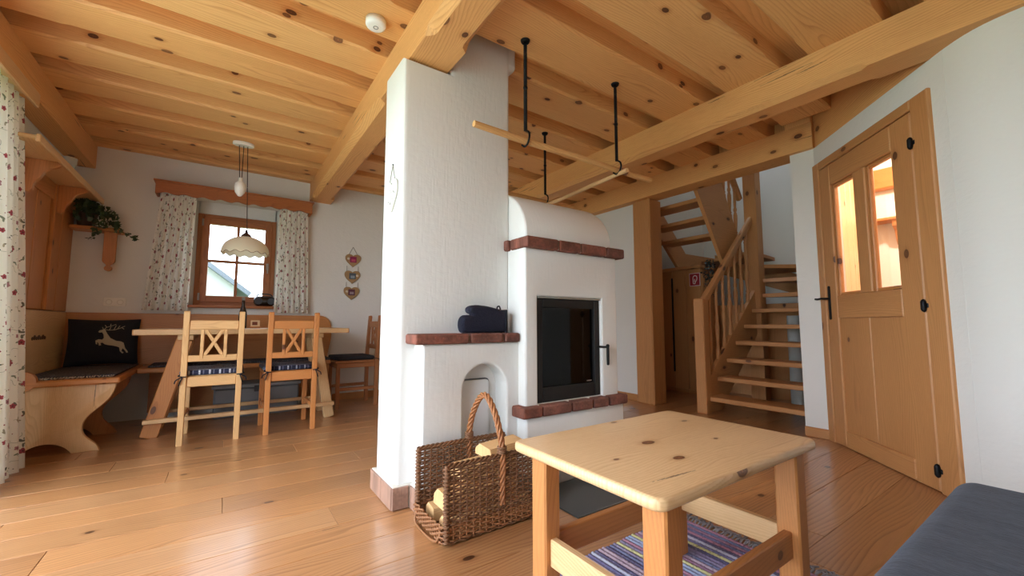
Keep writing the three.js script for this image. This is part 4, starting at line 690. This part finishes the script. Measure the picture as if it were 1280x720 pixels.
function chair(name, label, wood, pad, at, turn, group) {   // local: the back stands at z = 0, the seat reaches to z = -0.40
  const c = new THREE.Group(); c.name = numbered(name); c.position.set(...at); c.rotation.y = turn; scene.add(c); tag(c, label, 'chair', group);
  const W = 0.36, h = W / 2, P = (n, g, m = wood, l) => { const q = new THREE.Mesh(g, m); q.name = n; c.add(q); if (l) q.userData.label = l; return q; };
  for (const s of [-1, 1]) {
    const x = s * (h - 0.018), sh = new THREE.Shape(); sh.moveTo(-0.018, 0); sh.lineTo(0.018, 0); sh.lineTo(0.02, 0.45); sh.quadraticCurveTo(0.018, 0.6, 0.045, 0.915); sh.lineTo(0.035, 0.925); sh.lineTo(0.012, 0.92); sh.quadraticCurveTo(-0.012, 0.62, -0.018, 0.42); sh.lineTo(-0.018, 0);
    P('leg', uvGrain(extrude(sh, 0.036, 0.004, 10).translate(0, 0, -0.018).rotateY(-Math.PI / 2).translate(x, 0, 0), 1), wood, 'rear leg rising into the back post');
    P('leg', bx(x - 0.018, x + 0.018, 0, 0.44, -0.395, -0.36, 1, 0.004), wood);
    P('stretcher', bx(x - 0.010, x + 0.010, 0.17, 0.20, -0.36, -0.018, 2, 0.003), wood);
    P('slat', bx(s * 0.068 - 0.0105, s * 0.068 + 0.0105, 0.59, 0.81, 0.014, 0.028, 1, 0.003), wood);
  }
  const tilt = (g) => g;
  P('top_rail', bx(-h + 0.036, h - 0.036, 0.795, 0.86, 0.012, 0.032, 0, 0.005)); P('back_rail', bx(-h + 0.036, h - 0.036, 0.57, 0.615, 0.002, 0.024, 0, 0.004));
  P('cross_slat', bar(V(-0.052, 0.612, 0.018), V(0.052, 0.798, 0.022), 0.022, 0.012, 0.003)); P('cross_slat', bar(V(0.052, 0.612, 0.016), V(-0.052, 0.798, 0.020), 0.022, 0.012, 0.003));
  P('apron', bx(-h + 0.036, h - 0.036, 0.395, 0.465, -0.014, 0.010, 0, 0.004)); P('apron', bx(-h + 0.036, h - 0.036, 0.395, 0.44, -0.392, -0.372, 0, 0.004));
  for (const s of [-1, 1]) P('apron', bx(s * (h - 0.018) - 0.009, s * (h - 0.018) + 0.009, 0.395, 0.44, -0.362, -0.02, 2, 0.004));
  P('seat', bx(-h - 0.005, h + 0.005, 0.442, 0.468, -0.41, -0.022, 0, 0.008));
  const g = new RoundedBoxGeometry(W + 0.02, 0.042, 0.37, 4, 0.018); const cu = P('seat_pad', uvGrain(toCreasedNormals(g, 0.9), 2).translate(0, 0.49, -0.212), pad, 'tied seat pad');
  for (const s of [-1, 1]) { const q = new THREE.Mesh(merge([tube([[s * (h - 0.01), 0.485, -0.03], [s * (h + 0.012), 0.475, 0.0], [s * (h - 0.012), 0.47, 0.026], [s * (h - 0.035), 0.468, 0.026]], 0.004, 16, 5), tube([[s * (h - 0.015), 0.47, 0.027], [s * (h + 0.02), 0.448, 0.03], [s * (h + 0.028), 0.425, 0.028]], 0.004, 12, 5), tube([[s * (h - 0.015), 0.47, 0.027], [s * (h - 0.005), 0.44, 0.032], [s * (h + 0.004), 0.41, 0.03]], 0.004, 12, 5)]), new THREE.MeshStandardMaterial({ color: 0x1c1c24, roughness: 0.9 })); q.name = 'tie'; cu.add(q); }
  return c;
}
const padBlue = std({ map: T_stripe, roughness: 0.95 }), padDark = std({ color: 0x24242a, roughness: 0.95, bumpMap: B_cloth, bumpScale: 0.002 });
chair('dining_chair', 'pale pine chair with crossed back slats and striped blue pad at table', std({ map: T_light, color: new THREE.Color(0.96, 0.88, 0.76), roughness: 0.45 }), padBlue, [-0.055, 0, -3.70], -0.02);
chair('dining_chair', 'orange pine chair with crossed back slats and dark striped pad', std({ map: T_pine, color: new THREE.Color(1, 0.84, 0.68), roughness: 0.45 }), std({ map: T_stripe, color: new THREE.Color(0.55, 0.55, 0.6), roughness: 0.95 }), [0.455, 0, -3.70], 0.03);
chair('dining_chair', 'reddish wooden chair with black seat pad at the table end', M.red, padDark, [1.315, 0, -4.545], Math.PI / 2 + 0.03);

// things on the table and the window sill
{
  const b = thing('bottle', 'dark brown glass bottle with black cap standing on the table', 'bottle', [0.13, 0.794, -4.4]);
  part(b, 'body', lathe([[0, 0], [0.031, 0], [0.033, 0.01], [0.033, 0.12], [0.028, 0.15], [0.014, 0.20], [0.012, 0.25], [0, 0.25]], 24).translate(0.13, 0.7945, -4.4), phy({ color: 0x20140c, roughness: 0.12, clearcoat: 0.6 }));
  part(b, 'cap', lathe([[0, 0], [0.014, 0], [0.014, 0.026], [0, 0.028]], 18).translate(0.13, 1.043, -4.4), std({ color: 0x8a857c, roughness: 0.4 }));
  const n = thing('napkin_holder', 'small wooden holder with folded cards standing on the table', 'napkin holder', [0.215, 0.794, -4.36]);
  part(n, 'holder', bx(0.185, 0.265, 0.7945, 0.812, -4.39, -4.32, 0, 0.003), M.orange);
  part(n, 'card', uvGrain(cbox(0.07, 0.055, 0.004, 0.001), 0).rotateX(-0.25).translate(0.225, 0.838, -4.35), std({ color: 0xd9b58a, roughness: 0.7 })); part(n, 'card', uvGrain(cbox(0.04, 0.03, 0.003, 0.001), 0).rotateX(-0.25).translate(0.222, 0.838, -4.345), std({ color: 0x7a3c22, roughness: 0.7 }));
  single('paper_sheet', bx(0.07, 0.32, 0.7942, 0.796, -4.30, -4.12, 0, 0.0004), std({ color: 0xe9e6df, roughness: 0.8 }), 'white sheet of paper lying flat on the dining table', 'paper', [0.2, 0.794, -4.2]);
  const r = thing('portable_radio', 'glossy black rounded portable radio on the window sill', 'radio', [0.33, 1.011, -4.93]);
  part(r, 'body', uvGrain(toCreasedNormals(new RoundedBoxGeometry(0.19, 0.105, 0.11, 6, 0.045).translate(0.325, 1.064, -4.93), 0.9), 0), phy({ color: 0x121214, roughness: 0.25, clearcoat: 0.5 }));
  for (const x of [0.27, 0.38]) part(r, 'speaker_grille', new THREE.CylinderGeometry(0.033, 0.033, 0.008, 24).rotateX(Math.PI / 2).translate(x, 1.062, -4.874), std({ color: 0x3a3a3e, roughness: 0.6 }));
  part(r, 'carry_handle', tube([[0.25, 1.10, -4.93], [0.27, 1.13, -4.93], [0.325, 1.138, -4.93], [0.38, 1.13, -4.93], [0.40, 1.10, -4.93]], 0.006, 24, 8), std({ color: 0x1a1a1c, roughness: 0.4 }));
  const box = thing('storage_box', 'grey flat storage box on the floor under the dining table', 'storage box', [0.3, 0, -4.6]);
  part(box, 'body', bx(-0.05, 0.62, 0.0, 0.26, -4.80, -4.50, 0, 0.015), std({ color: 0x77787a, roughness: 0.6 }));
  part(box, 'lid', bx(-0.065, 0.635, 0.26, 0.29, -4.815, -4.485, 0, 0.01), std({ color: 0x8b8c8c, roughness: 0.6 })); part(box, 'clip', bx(0.25, 0.33, 0.22, 0.275, -4.487, -4.475, 0, 0.003), std({ color: 0x4a4a4c, roughness: 0.5 }));
}
// ---------------------------------------------------------------- curtains and valances
const T_print = canvasTex(1024, 1024, (c, w, h) => {
  c.fillStyle = '#eeeae0'; c.fillRect(0, 0, w, h);
  const wrapDraw = (x, y, f) => { for (const dx of [-w, 0, w]) for (const dy of [-h, 0, h]) if (x + dx > -80 && x + dx < w + 80 && y + dy > -80 && y + dy < h + 80) { c.save(); c.translate(x + dx, y + dy); f(); c.restore(); } };
  const R = [0]; for (let i = 0; i < 46; i++) { const x = rnd() * w, y = rnd() * h, a = rnd() * 6.28, k = 24 + rnd() * 34; wrapDraw(x, y, () => { c.rotate(a); c.strokeStyle = 'rgba(96,100,84,0.75)'; c.lineWidth = 2.4; c.beginPath(); c.moveTo(-k, 0); c.bezierCurveTo(-k / 3, -k * 0.7, k / 3, k * 0.7, k, 0); c.stroke(); }); }
  for (let i = 0; i < 92; i++) { const x = rnd() * w, y = rnd() * h, a = rnd() * 6.28, col = ['#7d8572', '#98907c', '#6f6f62', '#a89f86'][i % 4], s = 9 + rnd() * 9; wrapDraw(x, y, () => { c.rotate(a); c.fillStyle = col; c.beginPath(); c.ellipse(0, 0, s * 1.5, s * 0.62, 0, 0, 6.3); c.fill(); c.beginPath(); c.ellipse(s * 1.2, s * 0.9, s, s * 0.45, 0.9, 0, 6.3); c.fill(); }); }
  for (let i = 0; i < 34; i++) { const x = ((i * 0.618) % 1) * w, y = (i + 0.5) / 34 * h, s = 13 + rnd() * 7, a = rnd() * 6; wrapDraw(x, y, () => { c.rotate(a); c.fillStyle = i % 3 === 2 ? '#a9767b' : '#9d3f4a'; for (let k = 0; k < 5; k++) { c.beginPath(); c.ellipse(Math.cos(k * 1.257) * s * 0.85, Math.sin(k * 1.257) * s * 0.85, s * 0.72, s * 0.6, k * 1.257, 0, 6.3); c.fill(); } c.fillStyle = '#5f2a30'; c.beginPath(); c.arc(0, 0, s * 0.4, 0, 6.3); c.fill(); }); }
  for (let i = 0; i < 80; i++) { const x = rnd() * w, y = rnd() * h; wrapDraw(x, y, () => { c.fillStyle = i % 2 ? '#4a4640' : '#8e4a50'; c.beginPath(); c.arc(0, 0, 3 + rnd() * 3, 0, 6.3); c.fill(); }); }
}, 0.62, 0.62);
const M_curt = phy({ map: T_print, roughness: 0.95, transmission: 0.35, thickness: 0 });
M_curt.side = THREE.DoubleSide;
function curtain(name, label, topA, topB, botA, botB, folds, depth, dir, mU) {  // a pleated sheet between two top and two bottom corners; dir: where the folds stand out
  const g = grid(folds * 12, 30, (u, v) => {
    const t = 1 - v, A = topA.clone().lerp(botA, t), B = topB.clone().lerp(botB, t), p = A.lerp(B, u), ph = u * folds * Math.PI * 2 + 0.6 * Math.sin(u * 9 + t * 1.5) + 0.3 * Math.sin(t * 5 + u * 17);
    return p.add(dir.clone().multiplyScalar(depth * (0.35 + 0.65 * t) * (Math.sin(ph) + 0.25 * Math.sin(2.3 * ph + t * 2))));
  }, mU, topA.y - botA.y);
  return single(name, g, M_curt, label, 'curtain', [botA.x, botA.y, botA.z]);
}
curtain('curtain', 'floor length floral curtain hanging beside the patio door', V(-0.985, 2.10, -2.95), V(-1.0, 2.10, -3.46), V(-0.93, 0.012, -3.10), V(-0.945, 0.012, -3.70), 6, 0.032, V(1, 0, 0), 0.95);
curtain('curtain', 'short floral window curtain on the side towards the ivy', V(-0.525, 2.02, -4.80), V(-0.27, 2.02, -4.80), V(-0.60, 0.955, -4.80), V(-0.285, 0.955, -4.80), 6, 0.022, V(0, 0, 1), 0.72);
curtain('curtain', 'short floral window curtain on the side towards the heart frames', V(0.41, 2.02, -4.80), V(0.675, 2.02, -4.80), V(0.40, 0.945, -4.80), V(0.715, 0.945, -4.80), 6, 0.022, V(0, 0, 1), 0.72);
{
  const v = thing('curtain_valance', 'reddish brown wooden curtain box with scalloped edge over window', 'valance', [0.06, 2.0, -4.8]);
  const s = new THREE.Shape(); s.moveTo(-0.565, 2.115); s.lineTo(-0.565, 1.998); s.lineTo(-0.54, 2.0); for (let k = 0; k < 9; k++) { const x = -0.54 + k * 0.136; s.bezierCurveTo(x + 0.03, 2.016, x + 0.045, 2.018, x + 0.068, 2.012); s.bezierCurveTo(x + 0.09, 2.004, x + 0.11, 2.0, x + 0.136, 2.001); } s.lineTo(0.71, 1.995); s.lineTo(0.71, 2.115);
  part(v, 'front_board', uvGrain(extrude(s, 0.02, 0.003), 0).translate(0, 0, -4.77), M.valance); part(v, 'top_board', bx(-0.58, 0.725, 2.108, 2.122, ZW, -4.735, 0, 0.004), M.valance);
  for (const x of [-0.565, 0.69]) part(v, 'side_board', bx(x, x + 0.02, 1.995, 2.108, ZW, -4.77, 2, 0.003), M.valance);
  part(v, 'rail', new THREE.CylinderGeometry(0.008, 0.008, 1.22, 10).rotateZ(Math.PI / 2).translate(0.07, 2.045, -4.82), M.steel);
  const l = thing('curtain_board', 'narrow pine curtain board below the wall beam', 'valance', [-1.0, 2.1, -2.4]);
  part(l, 'front_board', bx(-0.965, -0.945, 2.085, 2.168, -3.46, 0.9, 2, 0.005), M.light); part(l, 'top_board', bx(XL, -0.965, 2.15, 2.168, -3.46, 0.9, 2, 0.004), M.light);
}
// ---------------------------------------------------------------- pendant lamp, smoke detector, wall ornaments
{
  const l = thing('pendant_lamp', 'rise and fall pendant lamp with scalloped cream shade over table', 'lamp', [0.115, 1.41, -4.09]);
  const por = phy({ color: 0xf0eee6, roughness: 0.25, clearcoat: 0.5 }), cord = std({ color: 0x3a2418, roughness: 0.8 });
  part(l, 'ceiling_rose', uvGrain(extrude((() => { const s = new THREE.Shape(); s.absellipse(0, 0, 0.078, 0.045, 0, Math.PI * 2); return s; })(), 0.03, 0.008, 28).rotateX(Math.PI / 2).translate(0.06, JB - 0.0005, -4.09), 0), por, 'white porcelain ceiling rose');
  part(l, 'counterweight', lathe([[0, 0], [0.015, 0.004], [0.036, 0.035], [0.043, 0.07], [0.041, 0.105], [0.024, 0.125], [0.016, 0.13], [0.016, 0.16], [0, 0.165]], 24).translate(0.052, 1.90, -4.09), por, 'white ribbed counterweight');
  for (const [a, b] of [[[0.03, 2.345], [0.045, 2.06]], [[0.062, 2.345], [0.06, 2.06]], [[0.09, 2.345], [0.118, 1.59]]]) part(l, 'cord', tube([[a[0], a[1], -4.09], [(a[0] + b[0]) / 2, (a[1] + b[1]) / 2, -4.09], [b[0], b[1], -4.09]], 0.0035, 12, 6), cord, 'brown lamp cord');
  part(l, 'cord_guide', new THREE.CylinderGeometry(0.003, 0.003, 0.045, 8).rotateZ(Math.PI / 2).translate(0.09, 1.985, -4.09), por);
  part(l, 'lamp_holder', lathe([[0, 0.07], [0.008, 0.07], [0.012, 0.045], [0.03, 0.03], [0.045, 0.006], [0.048, 0], [0, 0]], 24).translate(0.115, 1.552, -4.09), std({ color: 0x4a2f24, roughness: 0.4, metalness: 0.4 }), 'brown lamp holder');
  const n = 72, sh = grid(n, 16, (u, v) => { const a = u * Math.PI * 2, b = v * Math.PI / 2 * 0.97, r = 0.172 * Math.cos(b), y = 0.135 * Math.sin(b) - (1 - v) ** 6 * (0.012 + 0.008 * Math.cos(a * 14)); return V(0.115 + r * Math.cos(a), 1.43 + y, -4.09 + r * Math.sin(a)); });
  const shm = phy({ color: 0xfff7dc, roughness: 1, transmission: 0.6, thickness: 0 }); shm.side = THREE.DoubleSide;
  part(l, 'lamp_shade', sh, shm, 'cream scalloped glass shade');
  const rim = []; for (let i = 0; i <= 140; i++) { const a = i / 140 * Math.PI * 2; rim.push([0.115 + 0.172 * Math.cos(a), 1.43 - (0.012 + 0.008 * Math.cos(a * 14)), -4.09 + 0.172 * Math.sin(a)]); }
  part(l, 'shade_rim', new THREE.TubeGeometry(curve(rim), 280, 0.0022, 5), std({ color: 0xa98a62, roughness: 0.5 }), 'brown painted edge line');
  part(l, 'bulb', new THREE.SphereGeometry(0.03, 16, 12).translate(0.115, 1.50, -4.09), phy({ color: 0xf4f2ea, roughness: 0.3 }));
}
{
  const d = thing('smoke_detector', 'round white smoke detector on a ceiling joist', 'smoke detector', [0.556, 2.33, -2.01]);
  part(d, 'housing', lathe([[0, 0], [0.034, 0], [0.046, 0.006], [0.05, 0.014], [0.05, 0.04], [0, 0.04]], 32).translate(0.556, JB - 0.0405, -2.01), std({ color: 0xefeeea, roughness: 0.45 }));
  part(d, 'test_button', new THREE.TorusGeometry(0.011, 0.0022, 8, 20).rotateX(Math.PI / 2).translate(0.556, JB - 0.041, -2.01), std({ color: 0x8c8c8a, roughness: 0.5 }), 'grey ring of the test button');
  const o = thing('wall_socket', 'white double wall socket above the bench back', 'socket', [-0.79, 0.985, ZW]);
  part(o, 'cover', bx(-0.862, -0.718, 0.985, 1.058, ZW, ZW + 0.012, 0, 0.004), std({ color: 0xf2eee4, roughness: 0.5 }));
  for (const x of [-0.826, -0.754]) { const q = part(o, 'outlet', lathe([[0.021, 0.0135], [0.0215, 0.0125], [0.019, 0.0122], [0.018, 0.004], [0, 0.004]], 24).rotateX(Math.PI / 2).translate(x, 1.022, ZW + 0.0005), std({ color: 0xd8d0c2, roughness: 0.5 })); for (const s of [-1, 1]) part(q, 'pin_hole', new THREE.CylinderGeometry(0.0028, 0.0028, 0.003, 8).rotateX(Math.PI / 2).translate(x + s * 0.0095, 1.022, ZW + 0.006), std({ color: 0x2a2a2a })); }
}
const heart = (w, h) => { const s = new THREE.Shape(); s.moveTo(0, -h * 0.55); s.bezierCurveTo(-w * 0.22, -h * 0.32, -w * 0.52, -h * 0.12, -w * 0.5, h * 0.18); s.bezierCurveTo(-w * 0.49, h * 0.46, -w * 0.14, h * 0.52, 0, h * 0.30); s.bezierCurveTo(w * 0.14, h * 0.52, w * 0.49, h * 0.46, w * 0.5, h * 0.18); s.bezierCurveTo(w * 0.52, -h * 0.12, w * 0.22, -h * 0.32, 0, -h * 0.55); return s; };
{
  const f = thing('picture_heart_chain', 'three wooden heart picture frames strung together on the wall', 'wall ornament', [1.175, 1.1, ZW]);
  const wood = std({ color: 0xa5835a, roughness: 0.8 }), photos = ['#8e2350', '#4d5560', '#5a2438'];
  [[1.175, 1.56], [1.172, 1.37], [1.168, 1.185]].forEach(([x, y], i) => {
    const h = part(f, 'heart', uvGrain(extrude(heart(0.17, 0.15), 0.014, 0.003, 14), 0).translate(x, y, ZW + 0.006), wood, 'wooden heart');
    part(h, 'photo', bx(x - 0.036, x + 0.036, y - 0.03, y + 0.038, ZW + 0.020, ZW + 0.0225, 0, 0.001), std({ color: photos[i], roughness: 0.4 }), 'small square photo'); part(h, 'photo_patch', bx(x - 0.02, x + 0.024, y - 0.018, y + 0.01, ZW + 0.0225, ZW + 0.0232, 0, 0.0003), std({ color: ['#c0506f', '#8d98a0', '#98848c'][i], roughness: 0.4 }));
    part(h, 'flower', new THREE.SphereGeometry(0.014, 12, 8).scale(1, 1, 0.4).translate(x + (i === 1 ? 0.052 : -0.052), y + 0.012, ZW + 0.022), std({ color: 0xd8c8b0, roughness: 0.8 }), 'small pale button');
  });
  const st = std({ color: 0x5b4634, roughness: 0.9 }), S = (p, q) => part(f, 'string', tube([p, [(p[0] + q[0]) / 2, (p[1] + q[1]) / 2, p[2]], q], 0.0022, 4, 5), st);
  const z = ZW + 0.012; S([1.125, 1.615, z], [1.172, 1.71, z]); S([1.225, 1.615, z], [1.172, 1.71, z]); for (const y of [1.46, 1.275]) for (const x of [1.11, 1.235]) S([x, y + 0.03, z], [x, y - 0.055, z]);
  const k = thing('heart_plaque', 'white wooden heart plaque on a string on the column side', 'wall ornament', [0.66, 1.4, -2.03]);
  const T = canvasTex(256, 256, (c, w) => { c.fillStyle = '#d6d5cc'; c.fillRect(0, 0, w, w); c.strokeStyle = '#9d9c92'; c.lineWidth = 3; c.beginPath(); c.moveTo(70, 120); c.bezierCurveTo(100, 90, 130, 130, 170, 95); c.stroke(); c.beginPath(); c.moveTo(80, 150); c.bezierCurveTo(110, 130, 140, 160, 190, 128); c.stroke(); for (const [x, y, r] of [[60, 175, 8], [110, 195, 10], [150, 165, 6], [175, 115, 7], [192, 125, 6], [95, 90, 4]]) { c.fillStyle = '#6c675c'; c.beginPath(); c.arc(x, y, r, 0, 6.3); c.fill(); } });
  const hg = extrude(heart(0.165, 0.165), 0.008, 0.002, 14), p = hg.attributes.position, uv = new Float32Array(p.count * 2); for (let i = 0; i < p.count; i++) { uv[i * 2] = p.getX(i) / 0.17 + 0.5; uv[i * 2 + 1] = p.getY(i) / 0.17 + 0.5; } hg.setAttribute('uv', new THREE.BufferAttribute(uv, 2));
  part(k, 'heart', hg.rotateY(-Math.PI / 2).translate(0.6705, 1.49, -2.03), std({ map: T, roughness: 0.7 }), 'white painted heart');
  for (const s of [-1, 1]) part(k, 'string', tube([[0.667, 1.545, -2.03 + s * 0.045], [0.667, 1.60, -2.03 + s * 0.02], [0.668, 1.645, -2.03]], 0.0018, 6, 5), std({ color: 0x8a8170, roughness: 0.9 }));
  part(k, 'nail', new THREE.SphereGeometry(0.004, 8, 6).translate(0.668, 1.647, -2.03), M.iron);
}
// ---------------------------------------------------------------- outside the dining window
{
  const g = struct('ground', 'green lawn outside the house', 'lawn', [0, -0.4, -20]);
  part(g, 'lawn', slab(-60, 60, -0.6, -0.3, -80, 40), std({ color: 0x6f8a52, roughness: 1 }));
  const h = thing('neighbour_house', 'white neighbouring house with steep grey roof beyond the window', 'house', [-2.6, -0.3, -20]);
  const wallM = std({ color: 0xa8a8a4, roughness: 0.9 }), roof = std({ color: 0x666b75, roughness: 0.8 });
  part(h, 'wall', uvGrain(extrude(shapeOf([[-7, -0.3], [0.3, -0.3], [0.3, 2.3], [-3.35, 5.2], [-7, 2.3]]), 6), 1).translate(0, 0, -26), wallM);
  part(h, 'roof', bar(V(0.8, 2.0, -23), V(-3.4, 5.35, -23), 6.6, 0.18, 0.01, V(0, 0, 1)), roof); part(h, 'roof', bar(V(-7.5, 2.0, -23), V(-3.3, 5.35, -23), 6.6, 0.18, 0.01, V(0, 0, 1)), roof);
  for (const [x, y] of [[-2.2, 0.9], [-4.6, 0.9], [-3.4, 3.0]]) { const w = part(h, 'window', bx(x - 0.5, x + 0.5, y, y + 1.1, -20.02, -19.95, 1), std({ color: 0x4a5866, roughness: 0.3 })); part(w, 'shutter', bx(x - 0.85, x - 0.5, y, y + 1.1, -20.0, -19.93, 1), roof); }
  const f = thing('garden_fence', 'low grey garden fence on the lawn beyond the window', 'fence', [0, -0.3, -11]);
  for (let k = 0; k < 24; k++) part(f, 'picket', bx(-2.4 + k * 0.2, -2.28 + k * 0.2, -0.3, 0.72, -11.02, -10.98, 1), std({ color: 0x9a968e, roughness: 0.9 })); part(f, 'rail', bx(-2.5, 2.5, 0.45, 0.53, -11.06, -11.02, 0), std({ color: 0x9a968e, roughness: 0.9 }));
  const leafM = [std({ color: 0x6c8058, roughness: 1 }), std({ color: 0x62764e, roughness: 1 })];
  const tree = (x, z, ht, label, i) => { const t = thing('tree', label, 'tree', [x, -0.3, z], 'trees beyond the dining window'); part(t, 'trunk', lathe([[0, 0], [0.2, 0], [0.12, ht * 0.6], [0, ht * 0.62]], 10).translate(x, -0.3, z), std({ color: 0x5a4a3a })); const G = []; for (let k = 0; k < 26; k++) { const q = new THREE.IcosahedronGeometry(rr(0.5, 0.95), 1), p = q.attributes.position; for (let j = 0; j < p.count; j++) p.setXYZ(j, p.getX(j) * rr(0.85, 1.15), p.getY(j) * rr(0.85, 1.15), p.getZ(j) * rr(0.85, 1.15)); G.push(q.translate(x + rr(-1.3, 1.3), ht * rr(0.35, 1) - 0.3, z + rr(-1.2, 1.2))); } part(t, 'foliage', merge(G), leafM[i]); };
  tree(4.0, -18.5, 4.2, 'round leafy tree growing beside the neighbouring house', 0); tree(7.0, -24, 5.5, 'taller tree further behind the garden fence', 1);
}

scene.traverse((o) => { if (o.isMesh) { o.castShadow = true; o.receiveShadow = true; } });
renderer.render(scene, camera);
